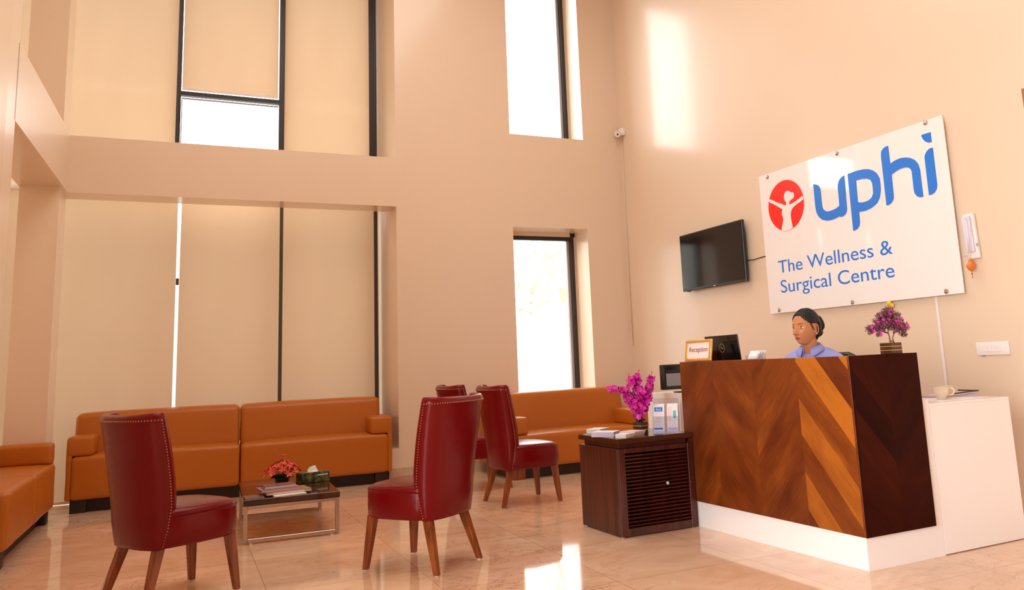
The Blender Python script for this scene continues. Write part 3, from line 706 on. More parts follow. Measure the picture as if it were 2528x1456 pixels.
branches = [((0, 0.06), (-0.03, 0.20), (-0.09, 0.28), (-0.185, 0.285)), ((0, 0.06), (-0.015, 0.2), (-0.04, 0.30), (-0.05, 0.345)), ((0, 0.06), (0.0, 0.22), (0.0, 0.30), (0.01, 0.365)),
            ((0.0, 0.06), (0.03, 0.2), (0.07, 0.28), (0.085, 0.35)), ((0, 0.06), (0.02, 0.14), (0.05, 0.2), (0.07, 0.24)), ((0, 0.06), (-0.02, 0.12), (-0.05, 0.2), (-0.085, 0.235)), ((0, 0.06), (0.0, 0.12), (0.01, 0.2), (0.03, 0.26))]
random.seed(11)
for bi, br in enumerate(branches):
    dz = (bi % 3 - 1) * 0.03
    pp = [orp(a, b_, dz * (i / 3)) for i, (a, b_) in enumerate(br)]
    path = []
    for i in range(3):
        for k in range(6): path.append(pp[i].lerp(pp[i + 1], k / 6))
    path.append(pp[3]); st.tube(path, 0.0018, 5)
    for i in range(4, len(path)):
        if i / len(path) < 0.2: continue
        for _ in range(3):
            d = Vector((random.uniform(-1, 1), random.uniform(-1, 1), random.uniform(-0.5, 0.8))).normalized(); c = path[i] + d * random.uniform(0.008, 0.028)
            petal_flower(m, c, d, 0.023, 5, 0.0095, cup=0.15, rnd=0.3); ctr.ball(c + d * 0.005, 0.0032, 1)
    e = pp[3] + (pp[3] - pp[2]).normalized() * 0.035; bd.tube([pp[3], e], 0.001, 5); bd.ball(e, 0.004, 1, sc=(1, 1, 1.8))
for k in range(36):
    a = k * 0.7; r0 = random.uniform(0.012, 0.03); h = random.uniform(0.07, 0.095); v = [lv.bm.verts.new(Vector(q)) for q in ((r0 * .3 * math.cos(a), r0 * .3 * math.sin(a), 0.066), (r0 * math.cos(a) + .008, r0 * math.sin(a), 0.078), (r0 * 1.6 * math.cos(a), r0 * 1.6 * math.sin(a), h), (r0 * math.cos(a) - .008, r0 * math.sin(a) + .004, 0.08))]; lv.bm.faces.new(v)
m.build('petals', 'magenta', OR, recalc=False)['kind'] = 'stuff'; ctr.build('flower_centres', 'stamen', OR)['kind'] = 'stuff'; st.build('stems', 'green', OR); lv.build('leaves', 'green', OR, recalc=False); bd.build('buds', 'bud', OR)['kind'] = 'stuff'

# acrylic leaflet holder
LH = thing('leaflet_holder', (2.985, 4.63, ZT2 + 0.001), R(-40), 'clear acrylic holder with upright leaflets beside the wooden reception desk', 'leaflet holder')
lean = Matrix.Rotation(R(-16), 4, 'X')
m = MB(); m.box(-0.085, 0.085, -0.002, 0.0, 0, 0.10, mtx=lean); m.box(-0.085, 0.085, 0.030, 0.032, 0, 0.225, mtx=lean)
for x in (-0.087, -0.001, 0.085): m.box(x, x + 0.002, -0.002, 0.032, 0, 0.13, mtx=lean)
m.box(-0.087, 0.087, -0.002, 0.075, 0.0, 0.003); m.build('acrylic_pockets', 'acrylic', LH)
for i, xc in enumerate((-0.045, 0.043)):
    m = MB()
    for k in range(5): m.box(xc - 0.036, xc + 0.036, 0.004 + k * 0.0048, 0.0065 + k * 0.0048, 0.003, 0.175 + k * 0.003, mtx=lean)
    b = m.build('leaflets', 'paper', LH)
    fm = lean @ Matrix.Translation((xc - 0.036, 0.0035, 0)) @ Matrix.Rotation(R(90), 4, 'X')
    if i == 0:
        MB().box(0.006, 0.060, 0.132, 0.160, 0, 0.0006, mtx=fm).build('blue_heading', 'blue', b)
        text_mesh('heading', 'fact', 0.022, 'paper', b, fm @ Matrix.Translation((0.016, 0.139, 0.0008)), 0.034)
        text_mesh('wording', 'hair', 0.022, 'paper_lilac', b, fm @ Matrix.Translation((0.02, 0.082, 0.0006)), 0.03)
        text_mesh('wording', 'loss ?', 0.022, 'paper_lilac', b, fm @ Matrix.Translation((0.014, 0.062, 0.0006)), 0.04)
        m = MB()
        for z in (0.124, 0.118, 0.112, 0.106, 0.052, 0.046, 0.040, 0.034): m.box(0.012, 0.058, z, z + 0.0015, 0, 0.0005, mtx=fm)
        m.build('small_print', 'paper_rose', b); MB().box(0.002, 0.06, 0.014, 0.026, 0, 0.0006, mtx=fm).build('blue_footer', 'blue', b)
    else:
        MB().box(0.040, 0.060, 0.085, 0.135, 0, 0.0006, mtx=fm).build('teal_picture', 'teal_print', b)
        MB().box(0.004, 0.068, 0.006, 0.026, 0, 0.0006, mtx=fm).build('lilac_footer', 'paper_lilac', b); MB().box(0.006, 0.028, 0.07, 0.16, 0, 0.0005, mtx=fm).build('rose_picture', 'paper_rose', b)
#NEXT2
# ------------------------------------------------------------------ reception desk
DK = thing('reception_desk', (3.6, 3.9, 0), 0, 'reception desk clad in chevron wood veneer above a white base', 'reception desk')
dx, dy = -3.6, -3.9
def dbox(name, mat, x0, x1, y0, y1, z0, z1, bev=0.0015):
    return MB().box(x0 + dx, x1 + dx, y0 + dy, y1 + dy, z0, z1, bev, 1).build(name, mat, DK)
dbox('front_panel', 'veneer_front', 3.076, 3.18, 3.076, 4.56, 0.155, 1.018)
dbox('side_panel', 'veneer_side_shaded', 3.1801, 3.552, 3.076, 3.17, 0.155, 1.018)
# thin veneer face so that the whole short side carries the shaded colours
dbox('side_panel', 'veneer_side_shaded', 3.0765, 3.552, 3.0725, 3.0758, 0.1555, 1.0175, 0)
m = MB(); m.box(3.09 + dx, 3.178 + dx, 3.092 + dy, 5.02 + dy, 0, 0.154); m.box(3.178 + dx, 3.618 + dx, 3.092 + dy, 3.168 + dy, 0, 0.154)
m.box(3.553 + dx, 3.618 + dx, 3.092 + dy, 3.168 + dy, 0.154, 0.775); m.box(3.09 + dx, 3.178 + dx, 4.562 + dy, 5.02 + dy, 0.154, 0.50)
m.build('white_base', 'white_lam', DK)
dbox('worktop', 'white_lam', 3.18, 3.60, 3.17, 4.555, 0.735, 0.765)
dbox('worktop', 'white_lam', 3.40, 3.60, 4.556, 5.02, 0.735, 0.765)
dbox('inner_shelf', 'white_lam', 3.18, 3.43, 3.17, 4.56, 0.915, 0.935)
dbox('far_return', 'white_lam', 3.365, 4.25, 5.021, 5.46, 0, 0.795)
CB = thing('white_cabinet', (3.94, 3.32, 0), 0, 'plain white laminate cabinet at the right end of the reception desk', 'cabinet')
m = MB(); m.box(-0.318, 0.31, -0.228, 0.23, 0.004, 0.74, 0.001, 1); m.build('carcass', 'white_lam', CB)
MB().box(-0.318, 0.31, -0.230, 0.23, 0.7402, 0.752, 0.001, 1).build('cabinet_top', 'white_lam', CB)

# things on the desk
FR = thing('framed_sign', (3.120, 4.415, 1.0195), R(-90 - 4), 'gold framed Reception sign standing on the desk corner', 'framed sign')
fl = Matrix.Rotation(R(-8), 4, 'X'); FW, FH, fb = 0.315, 0.137, 0.019
m = MB()
m.box(-FW / 2, FW / 2, -0.006, 0.008, 0, fb, 0.004, 2, mtx=fl); m.box(-FW / 2, FW / 2, -0.006, 0.008, FH - fb, FH, 0.004, 2, mtx=fl)
m.box(-FW / 2, -FW / 2 + fb * 1.4, -0.006, 0.008, fb - 0.003, FH - fb + 0.003, 0.004, 2, mtx=fl); m.box(FW / 2 - fb * 1.4, FW / 2, -0.006, 0.008, fb - 0.003, FH - fb + 0.003, 0.004, 2, mtx=fl)
m.build('frame', 'gold', FR)
MB().box(-FW / 2 + 0.01, FW / 2 - 0.01, 0.000, 0.006, 0.01, FH - 0.01, mtx=fl).build('card', 'paper', FR)
text_mesh('lettering', 'Reception', 0.046, 'ink', FR, fl @ Matrix.Translation((-0.112, -0.0006, 0.060)) @ Matrix.Rotation(R(90), 4, 'X'), 0.224)
MB().box(-0.02, 0.02, 0.010, 0.014, 0.0, 0.11, mtx=Matrix.Rotation(R(-22), 4, 'X') @ Matrix.Translation((0, 0.0, 0))).build('easel_back', 'black_pl', FR)

LT = thing('laptop', (3.325, 4.405, 0.9355), R(-90), 'open black laptop with its lid turned to the camera', 'laptop')
MB().box(-0.175, 0.175, 0.01, 0.235, 0.0, 0.018, 0.004, 2).build('keyboard_base', 'black_pl', LT)
lm = Matrix.Translation((0, 0.01, 0.012)) @ Matrix.Rotation(R(6), 4, 'X')
lid = MB().box(-0.175, 0.175, -0.009, 0.0, 0.0, 0.232, 0.003, 2, mtx=lm).build('lid', 'black_gl', LT)
MB().box(-0.16, 0.16, 0.0, 0.0008, 0.012, 0.222, mtx=lm).build('screen', 'black_pl', lid)
m = MB(); n = 36; R0 = 0.027
rr = [[Vector(((R0 + b_ * 0.0012) * math.cos(2 * PI * k / n), -0.0095 - a_ * 0.0006, 0.150 + (R0 + b_ * 0.0012) * math.sin(2 * PI * k / n))) for k in range(n)] for a_, b_ in ((0, -1), (1, 0), (0, 1))]
m.loft(rr, cap=False); m.ball((-0.006, -0.0095, 0.153), 0.005, 1, sc=(0.8, 0.2, 1)); m.box(-0.002, 0.014, -0.0102, -0.009, 0.145, 0.149)
m.build('ring_emblem', 'grey_metal', lid, xf=lm)

CH = thing('card_holder', (3.128, 3.85, 1.0182), R(-90 - 6), 'small clear holder heaped with white cards on the desk top', 'card holder')
m = MB(); m.box(-0.062, 0.062, -0.03, -0.028, 0, 0.018); m.box(-0.062, 0.062, 0.028, 0.03, 0, 0.032); m.box(-0.062, 0.062, -0.03, 0.03, 0, 0.002); m.box(-0.062, -0.060, -0.03, 0.03, 0, 0.026); m.box(0.060, 0.062, -0.03, 0.03, 0, 0.03)
m.build('acrylic_tray', 'acrylic', CH)
m = MB()
for k in range(12): m.box(-0.045, 0.045, -0.002, -0.001, 0, 0.052, mtx=Matrix.Translation((0.004 * (k % 3) - 0.004, -0.022 + k * 0.0036, 0.003)) @ Matrix.Rotation(R(-30), 4, 'X'))
m.build('cards', 'paper', CH)

BN = thing('potted_blossoms', (3.425, 3.122, 1.0182), R(2), 'small artificial blossom tree in a striped wooden pot on the desk', 'potted flowers')
striped_pot('pot', 0.038, 0.056, '', BN)
random.seed(5)
inv2 = Matrix.Rotation(R(-2), 4, 'Z')
def bp(px, h, dpt=0.0): return inv2 @ (rightv * px + Vector((math.sin(YAW), math.cos(YAW), 0)) * dpt + Vector((0, 0, h)))
st = MB(); pl = MB(); fl_ = MB(); gl = MB()
br = [[(0, .054), (-.002, .085), (-.006, .11), (-.004, .135), (0.0, .175)], [(-.006, .105), (-.03, .115), (-.06, .135), (-.09, .14)], [(-.004, .13), (-.03, .15), (-.05, .165)],
      [(.018, .054), (.014, .08), (.022, .1), (.04, .115), (.075, .13)], [(.022, .1), (.03, .13), (.035, .16)], [(-.002, .07), (.008, .063), (.018, .056)]]
for b_ in br: st.tube([bp(a, h) for a, h in b_], [0.0042 * (1 - 0.55 * i / len(b_)) for i in range(len(b_))], 6)
blobs = [(0.0, .20, .042), (.03, .185, .038), (-.01, .165, .042), (.045, .15, .036), (.02, .14, .034), (-.05, .165, .028), (-.075, .135, .024), (-.10, .135, .018), (-.045, .13, .024), (.08, .135, .026), (.06, .115, .02), (-.035, .20, .02), (.01, .225, .022), (-.055, .10, .010), (.075, .095, .012), (-.098, .115, .012)]
for (px, h, r_) in blobs:
    for k in range(int(170 * (r_ / 0.03) ** 1.6) + 16):
        d = Vector((random.gauss(0, 1), random.gauss(0, 1), random.gauss(0, 1))).normalized(); c = bp(px, h, random.uniform(-r_, r_) * 0.6) + d * r_ * random.random() ** 0.4 * 0.9
        L_ = random.uniform(0.008, 0.014); s = d.orthogonal().normalized() * 0.0026
        mb = pl if random.random() < 0.62 else gl
        for q in range(3):
            dd = (d + Vector((random.gauss(0, .6), random.gauss(0, .6), random.gauss(0, .6)))).normalized(); v = [mb.bm.verts.new(p) for p in (c, c + dd * L_ * .6 + s, c + dd * L_, c + dd * L_ * .6 - s)]; mb.bm.faces.new(v)
for (px, h) in ((-.062, .165), (-.035, .172), (.012, .222), (.0, .205), (.03, .165), (.045, .168), (.05, .145), (.035, .15), (.055, .14), (-.10, .14), (-.09, .12), (-.055, .098), (.06, .18), (-.005, .178), (.085, .14)):
    c = bp(px, h, -0.03)
    for k in range(3): petal_flower(fl_, c + Vector((random.uniform(-.004, .004), 0, random.uniform(-.004, .004))), Vector((-math.sin(YAW), -math.cos(YAW), 0.3)), 0.009, 6, 0.0035, cup=0.3)
st.build('branches', 'stem', BN); pl.build('mauve_sprigs', 'pink_leaf', BN, recalc=False); gl.build('green_sprigs', 'olive', BN, recalc=False) if 'olive' in M else gl.build('green_sprigs', M.get('green'), BN, recalc=False); fl_.build('pink_blossoms', 'pink_fl', BN, recalc=False)

# monitor on the far return, seen from behind
MN = thing('monitor', (3.535, 5.17, 0.7952), 0, 'black monitor seen from behind with a silver label plate', 'monitor')
MB().box(-0.21, 0.21, -0.02, 0.03, 0.024, 0.205, 0.005, 2).build('casing', 'black_pl', MN)
pt = MB().box(-0.185, 0.10, -0.0225, -0.0202, 0.050, 0.140, 0.001, 1).build('label_plate', 'plate_grey', MN)
m = MB()
for k, (a, b_, z) in enumerate(((-.145, -.10, .125), (-.145, -.11, .119), (-.145, -.12, .10), (-.145, -.125, .085), (-.09, -.075, .125), (-.12, -.06, .078))): m.box(a, b_, -0.0232, -0.0226, z, z + 0.003)
m.build('small_print', 'grey_ink', pt)
m = MB()
for k in range(22): m.box(-0.19 + k * 0.016, -0.182 + k * 0.016, -0.0212, -0.0199, 0.165, 0.192)
m.build('vent', 'black_gl', MN)
MB().box(-0.08, 0.08, -0.05, 0.06, 0, 0.008, 0.003, 2).build('foot', 'black_gl', MN)
MB().box(-0.03, 0.03, 0.0, 0.02, 0.008, 0.026).build('neck', 'black_gl', MN)

# cups and papers on the cabinet
def cup(loc, rz, label):
    t = thing('teacup', loc, rz, label, 'cup', 'cream teacups on the white cabinet')
    MB().lathe([(0.0, 0.004), (0.024, 0.0), (0.026, 0.002), (0.023, 0.008), (0.030, 0.016), (0.040, 0.030), (0.043, 0.046), (0.043, 0.060), (0.0465, 0.064), (0.0455, 0.065), (0.041, 0.060), (0.040, 0.045), (0.036, 0.028), (0.02, 0.012), (0.0, 0.010)], 32).build('bowl', 'cup', t)
    MB().tube([(0.042, 0, 0.052), (0.052, 0, 0.060), (0.064, 0, 0.056), (0.067, 0, 0.042), (0.058, 0, 0.027), (0.036, 0, 0.022)], 0.0042, 8).build('handle', 'cup', t)
    return t
cup((3.895, 3.235, 0.7562), R(-48), 'cream teacup at the left of the pair on the cabinet, handle half hidden')
cup((4.03, 3.315, 0.7562), R(-22), 'cream teacup at the right of the pair on the cabinet, handle showing')
tag(MB().box(-0.17, 0.17, -0.09, 0.16, 0, 0.0035, 0.001, 1).build('paper_sheet', 'paper', loc=(3.93, 3.21, 0.7523)), 'white sheet under the two cream teacups', 'paper')
FL = thing('notebook', (4.195, 3.43, 0.7523), R(-6), 'dark edged spiral notebook lying open behind the right teacup', 'notebook')
MB().box(-0.13, 0.13, -0.08, 0.08, 0, 0.010).build('pages', 'paper_lilac', FL)
m = MB(); m.box(-0.135, 0.135, -0.084, 0.084, 0.0104, 0.0135, 0.001, 1, mtx=Matrix.Rotation(R(-2.5), 4, 'Y')); m.build('cover', 'paper_rose', FL)
MB().tube([(-0.135, -0.084, 0.016), (0.138, -0.084, 0.026), (0.14, 0.08, 0.026)], 0.004, 8).build('spine', 'black_pl', FL)
# tube
PN = tag(MB().lathe([(0.004, -0.06), (0.009, -0.058), (0.009, 0.06), (0.004, 0.062)], 12, axis='X').build('pen_case', 'paper_lilac', loc=(3.84, 3.38, 0.762)), 'lilac tube lying behind the left teacup', 'tube')

# ------------------------------------------------------------------ things on the right wall
def wy(y, z, off=0.0): return Vector((XW - off, y, z))
def ypri(m, poly, x0, x1, mat=0): return m.prism(poly, x0, x1, mat, fn=lambda a, b, h: Vector((h, a - 4.69, b - 2.0)))
SG = thing('wall_sign', (XW, 4.69, 2.0), 0, 'large white acrylic sign reading uphi The Wellness & Surgical Centre', 'sign')
MB().box(-0.035, -0.027, 3.716 - 4.69, 5.665 - 4.69, -0.615, 0.615, 0.001, 1).build('panel', 'sign_white', SG)
LU = [(4.995,2.4),(4.969,2.394),(4.941,2.379),(4.926,2.353),(4.921,2.322),(4.922,2.256),(4.921,2.204),(4.913,2.177),(4.89,2.158),(4.862,2.149),(4.812,2.15),(4.768,2.158),(4.734,2.172),(4.732,2.254),(4.732,2.312),(4.728,2.34),(4.712,2.369),(4.685,2.39),(4.654,2.397),(4.657,2.267),(4.66,2.13),(4.67,2.107),(4.688,2.09),(4.714,2.081),(4.735,2.081),(4.739,2.091),(4.793,2.079),(4.842,2.075),(4.886,2.079),(4.938,2.097),(4.972,2.129),(4.99,2.166),(4.996,2.211),(4.996,2.308)]
LPo = [(4.616,2.401),(4.523,2.405),(4.46,2.402),(4.408,2.392),(4.363,2.371),(4.329,2.339),(4.31,2.297),(4.309,2.249),(4.313,2.203),(4.328,2.158),(4.359,2.12),(4.415,2.094),(4.478,2.083),(4.542,2.087),(4.545,2.004),(4.555,1.978),(4.58,1.958),(4.618,1.95)]
LPh = [(4.54,2.333),(4.47,2.331),(4.427,2.322),(4.398,2.307),(4.384,2.279),(4.382,2.238),(4.385,2.197),(4.404,2.17),(4.441,2.154),(4.486,2.151),(4.526,2.156),(4.544,2.166)]
LH_ = [(4.2,2.519),(4.198,2.383),(4.153,2.396),(4.103,2.402),(4.056,2.396),(4.014,2.382),(3.979,2.358),(3.955,2.322),(3.946,2.28),(3.945,2.084),(3.971,2.085),(3.996,2.098),(4.012,2.12),(4.017,2.144),(4.016,2.284),(4.025,2.305),(4.043,2.318),(4.074,2.325),(4.114,2.325),(4.156,2.316),(4.197,2.3),(4.199,2.139),(4.204,2.12),(4.223,2.097),(4.25,2.084),(4.273,2.085),(4.273,2.459),(4.267,2.492),(4.245,2.512),(4.218,2.52)]
LI = [(3.82,2.409),(3.821,2.144),(3.828,2.117),(3.846,2.096),(3.87,2.085),(3.896,2.085),(3.895,2.352),(3.891,2.37),(3.874,2.392),(3.85,2.407)]
LD = [(3.9,2.52),(3.823,2.52),(3.823,2.449),(3.847,2.451),(3.872,2.464),(3.889,2.485),(3.898,2.507)]
def filled(name, loops, x, depth, mat, parent):
    cu = D.curves.new(name, 'CURVE'); cu.dimensions = '2D'; cu.fill_mode = 'BOTH'; cu.extrude = depth / 2
    for lp in loops:
        s = cu.splines.new('POLY'); s.points.add(len(lp) - 1); s.use_cyclic_u = True
        for i, (a, b_) in enumerate(lp): s.points[i].co = (-(a - 4.69), b_ - 2.0, 0, 1)
    tmp = D.objects.new('t', cu); COL.objects.link(tmp); me = D.meshes.new_from_object(tmp.evaluated_get(bpy.context.evaluated_depsgraph_get())); D.objects.remove(tmp)
    me.transform(Matrix(((0, 0, -1, x), (-1, 0, 0, 0), (0, 1, 0, 0), (0, 0, 0, 1)))); me.materials.clear(); me.name = name
    return mesh_obj(name, me, mat, parent)
for nm, lp in (('letter_u', [LU]), ('letter_p', [LPo, LPh]), ('letter_h', [LH_]), ('letter_i', [LI, LD])): filled(nm, lp, -0.0375, 0.005, 'blue', SG)
cxe, cze, re = 5.345, 2.293, 0.221
circ = [(cxe + re * math.cos(a), cze + re * 0.985 * math.sin(a)) for a in [2 * PI * k / 72 for k in range(72)]]
em = filled('red_emblem', [circ], -0.037, 0.004, 'red', SG)
FIG = [(5.549,2.386),(5.503,2.369),(5.456,2.341),(5.401,2.318),(5.351,2.293),(5.34,2.292),(5.334,2.306),(5.334,2.32),(5.351,2.336),(5.357,2.357),(5.35,2.385),(5.333,2.406),(5.311,2.412),(5.291,2.407),(5.275,2.398),(5.264,2.386),(5.251,2.39),(5.235,2.38),(5.229,2.362),(5.233,2.346),(5.247,2.332),(5.27,2.327),(5.293,2.315),(5.298,2.301),(5.296,2.29),(5.264,2.292),(5.215,2.304),(5.165,2.318),(5.134,2.333),(5.124,2.313),(5.124,2.302),(5.163,2.288),(5.205,2.276),(5.244,2.262),(5.271,2.245),(5.282,2.231),(5.291,2.199),(5.292,2.165),(5.286,2.126),(5.279,2.086),(5.32,2.075),(5.363,2.073),(5.391,2.077),(5.418,2.086),(5.415,2.109),(5.399,2.145),(5.387,2.172),(5.389,2.197),(5.401,2.223),(5.397,2.242),(5.388,2.26),(5.393,2.27),(5.413,2.282),(5.453,2.307),(5.494,2.332),(5.535,2.352),(5.557,2.372)]
filled('white_figure', [FIG], -0.0395, 0.002, 'sign_white', em)
TM = Matrix(((0, 0, -1, -0.0358), (-1, 0, 0, 0), (0, 1, 0, 0), (0, 0, 0, 1)))
text_mesh('lettering', 'The Wellness &', 0.155, 'blue', SG, TM @ Matrix.Translation((-(5.507 - 4.69), 1.725 - 2.0, 0)), 1.24, extrude=0.0008)
text_mesh('lettering', 'Surgical Centre', 0.155, 'blue', SG, TM @ Matrix.Translation((-(5.498 - 4.69), 1.555 - 2.0, 0)), 1.226, extrude=0.0008)
for y, z in ((5.546, 2.586), (4.705, 2.589), (3.856, 2.598), (5.546, 1.412), (4.704, 1.407), (3.852, 1.409)):
    MB().lathe([(0.010, 0.0), (0.010, -0.027)], 14, (0, y - 4.69, z - 2.0), axis='X').lathe([(0.017, -0.035), (0.017, -0.042), (0.013, -0.045), (0.0, -0.045)], 18, (0, y - 4.69, z - 2.0), axis='X').build('standoff_screw', 'chrome', SG)

TV = thing('television', (XW, 6.41, 1.985), 0, 'black wall mounted television left of the large sign', 'television')
MB().box(-0.075, -0.045, -0.505, 0.505, -0.285, 0.285, 0.004, 1).build('casing', 'black_pl', TV)
MB().box(-0.0765, -0.0752, -0.492, 0.492, -0.262, 0.272).build('screen', 'black_gl', TV)
MB().box(-0.045, -0.002, -0.15, 0.15, -0.12, 0.12).build('wall_bracket', 'black_pl', TV)
MB().box(-0.0775, -0.0751, -0.045, -0.012, -0.280, -0.272).build('brand_light', 'paper_lilac', TV)
MB().box(-0.068, -0.05, 0.40, 0.44, -0.293, -0.285).build('sensor', 'black_pl', TV)
tag(MB().tube([(XW - 0.03, 5.93, 1.893), (XW - 0.006, 5.86, 1.890), (XW - 0.005, 5.78, 1.897), (XW - 0.005, 5.6, 1.905)], 0.004, 8).build('power_cable', 'black_pl'), 'short black cable between the television and the sign', 'cable')

EL = thing('emergency_lamp', (XW, 3.615, 1.6), R(0), 'white plastic emergency lamp on the wall right of the sign', 'lamp')
ml = Matrix.Rotation(R(-2.0), 4, 'X')
m = MB(); m.box(-0.030, -0.001, -0.042, 0.045, -0.0, 0.305, 0.012, 4, mtx=ml); m.build('body', 'white_pl', EL)
MB().box(-0.045, -0.028, -0.022, 0.042, 0.045, 0.285, 0.006, 3, mtx=ml).build('diffuser', 'tube', EL)
MB().lathe([(0.0, 0.05), (0.010, 0.052), (0.010, 0.275), (0.0, 0.277)], 12, (-0.044, 0.012, 0)).build('lamp_tube', 'tube', EL)
MB().box(-0.036, -0.028, -0.045, -0.030, 0.08, 0.10, 0.003, 2).build('switch', 'grey_metal', EL)
MB().tube([(-0.01, 0.045, 0.035), (-0.012, 0.075, 0.036), (-0.008, 0.09, 0.030)], 0.004, 6).build('bracket', 'white_pl', EL)
HO = thing('hanging_ornament', (XW - 0.055, 3.625, 1.515), 0, 'small amber ornament hanging from the white emergency lamp', 'ornament')
MB().lathe([(0.004, 0.085), (0.014, 0.078), (0.018, 0.066), (0.027, 0.050), (0.029, 0.036), (0.022, 0.018), (0.008, 0.004), (0.002, 0.0)], 8, smooth=False).build('pendant', 'amber', HO)
m = MB(); m.ball((0, 0, -0.012), 0.006, 1); m.ball((0, 0, -0.026), 0.004, 1); m.ball((0, 0, -0.038), 0.0045, 1); m.tube([(0, 0, -0.038), (0, 0, 0.0)], 0.001, 5)
m.build('beads', 'cord', HO)
m = MB(); m.tube([(0, 0, 0.085), (-0.006, -0.02, 0.16), (-0.006, -0.03, 0.28), (0.02, -0.03, 0.35)], 0.0012, 5); m.tube([(0, 0, 0.085), (-0.004, 0.028, 0.16), (-0.002, 0.045, 0.3), (0.02, 0.04, 0.37)], 0.0012, 5); m.build('cord', 'paper_rose', HO)

SW = thing('switch_plate', (XW, 3.58, 1.015), 0, 'long white wall switch plate at the right of the photo', 'switch plate')
MB().box(-0.012, -0.001, -0.117, 0.117, -0.042, 0.042, 0.003, 2).build('plate', 'white_pl', SW)
for k in range(4): MB().box(-0.016, -0.011, -0.062 + k * 0.033, -0.031 + k * 0.033, -0.022, 0.022, 0.002, 1, mtx=Matrix.Identity(4)).build('switch', 'white_pl', SW)
MB().box(-0.004, -0.001, 0.06, 0.09, -0.052, -0.042).build('gap_filler', 'grey_metal', SW)
tag(MB().box(XW - 0.010, XW, 3.955, 3.975, 0.12, 1.385, 0.002, 1).build('cable_conduit', 'white_pl'), 'thin white cable conduit running down the wall below the sign', 'conduit')
YO = thing('hanging_toy', (XW - 0.03, 4.345, 1.335), R(0), 'small yellow ornament peeping out below the lower edge of the sign', 'ornament')
m = MB(); m.ball((0, 0.012, 0.035), 0.024, 2, sc=(0.6, 1, 0.8)); m.ball((0, -0.014, 0.015), 0.02, 2, sc=(0.6, 0.9, 0.9)); m.build('yellow_body', 'yellow', YO)
MB().tube([(0, 0.03, 0.05), (0.0, 0.0, 0.062), (0, -0.02, 0.05)], 0.005, 6).build('dark_clip', 'black_pl', YO)
tag(MB().box(XW - 0.02, XW, 2.9, 3.142, 2.25, 2.613, 0.002, 1).build('wall_plaque', 'brown_cover'), 'brown plaque just entering the frame at the upper right edge', 'plaque')

CC = thing('security_camera', (XW, 8.02, 3.68), 0, 'white bullet security camera high up beside the room corner', 'camera')
MB().box(-0.045, -0.001, -0.045, 0.045, -0.04, 0.045, 0.004, 2).build('mount', 'white_pl', CC)
cm = Matrix.Translation((-0.085, 0.005, -0.022)) @ Matrix.Rotation(math.atan2(-8.0, -4.7) + R(8), 4, 'Z') @ Matrix.Rotation(R(22), 4, 'Y')
bdy = MB().lathe([(0.0, -0.06), (0.03, -0.058), (0.034, -0.04), (0.034, 0.055), (0.030, 0.060), (0.026, 0.056)], 22, axis='X').build('body', 'white_pl', CC, xf=cm)
MB().lathe([(0.0, 0.053), (0.026, 0.053)], 22, axis='X').ball((0.053, 0, 0), 0.014, 2, sc=(0.4, 1, 1)).build('lens', 'black_gl', bdy, xf=cm)
MB().tube([(-0.03, 0, 0.0), (-0.06, 0, -0.005), (-0.085, 0.005, -0.02)], 0.012, 8).build('arm', 'white_pl', CC)
tag(MB().tube([(XW - 0.006, 8.04, 3.635), (XW - 0.006, 8.06, 3.0), (XW - 0.006, 8.07, 1.2)], 0.005, 6).build('camera_cable', 'wall'), 'painted over cable dropping from the security camera along the corner', 'cable')

# ------------------------------------------------------------------ receptionist
def sm(a, b, x): x = max(0, min(1, (x - a) / (b - a))); return x * x * (3 - 2 * x)
def gs(x, s): return math.exp(-(x / s) ** 2)
def head_point(u, v, off=0.0):
    """u azimuth (0 = face), v polar from top"""
    d = Vector((math.sin(v) * math.cos(u), math.sin(v) * math.sin(u), math.cos(v)))
    p = Vector((d.x * 0.092, d.y * 0.073, d.z * 0.112))
    if p.x < 0: p.x *= 1.05
    lo = sm(-0.01, -0.10, p.z)
    p.y *= 1 - 0.22 * lo
    if p.x > 0:
        p.x = p.x * (1 - 0.02 * lo) + 0.024 * lo * gs(p.y, 0.050)
    else: p.x *= 1 - 0.30 * lo
    if d.x > 0:
        k = sm(0.0, 0.5, d.x); y, z = p.y, p.z
        nb = sm(0.022, -0.034, z) * (1 - sm(-0.038, -0.050, z))
        dxx = 0.030 * nb * gs(y, 0.0115 + 0.004 * nb)
        dxx += 0.0075 * gs(abs(y) - 0.013, 0.0065) * gs(z + 0.038, 0.008)
        dxx -= 0.0085 * gs(abs(y) - 0.031, 0.015) * gs(z - 0.001, 0.013)
        dxx += 0.0035 * gs(abs(y) - 0.028, 0.020) * gs(z - 0.024, 0.008)
        dxx += 0.0040 * gs(abs(y) - 0.042, 0.016) * gs(z + 0.030, 0.020)
        dxx += 0.0055 * gs(y, 0.023) * gs(z + 0.066, 0.014)
        dxx -= 0.0030 * gs(y, 0.022) * gs(z + 0.083, 0.006)
        dxx += 0.0110 * gs(y, 0.024) * gs(z + 0.100, 0.016)
        p.x += dxx * k
    n = Vector((p.x / 0.092 ** 2, p.y / 0.073 ** 2, p.z / 0.112 ** 2)).normalized()
    return p + n * off
PB = Vector((3.815, 4.118, 0))                    # below the pelvis / spine
TY, HY = R(204), R(186)
TMx = Matrix.Translation(PB) @ Matrix.Rotation(TY, 4, 'Z')
HC = Vector((3.738, 4.078, 1.203))
HMx = Matrix.Translation(HC) @ Matrix.Rotation(HY, 4, 'Z') @ Matrix.Rotation(R(2), 4, 'Y')
body = MB()
NU, NV = 96, 72
rings = []
for j in range(1, NV):
    v = PI * j / NV; rings.append([HMx @ head_point(2 * PI * k / NU, v) for k in range(NU)])
body.loft(rings)
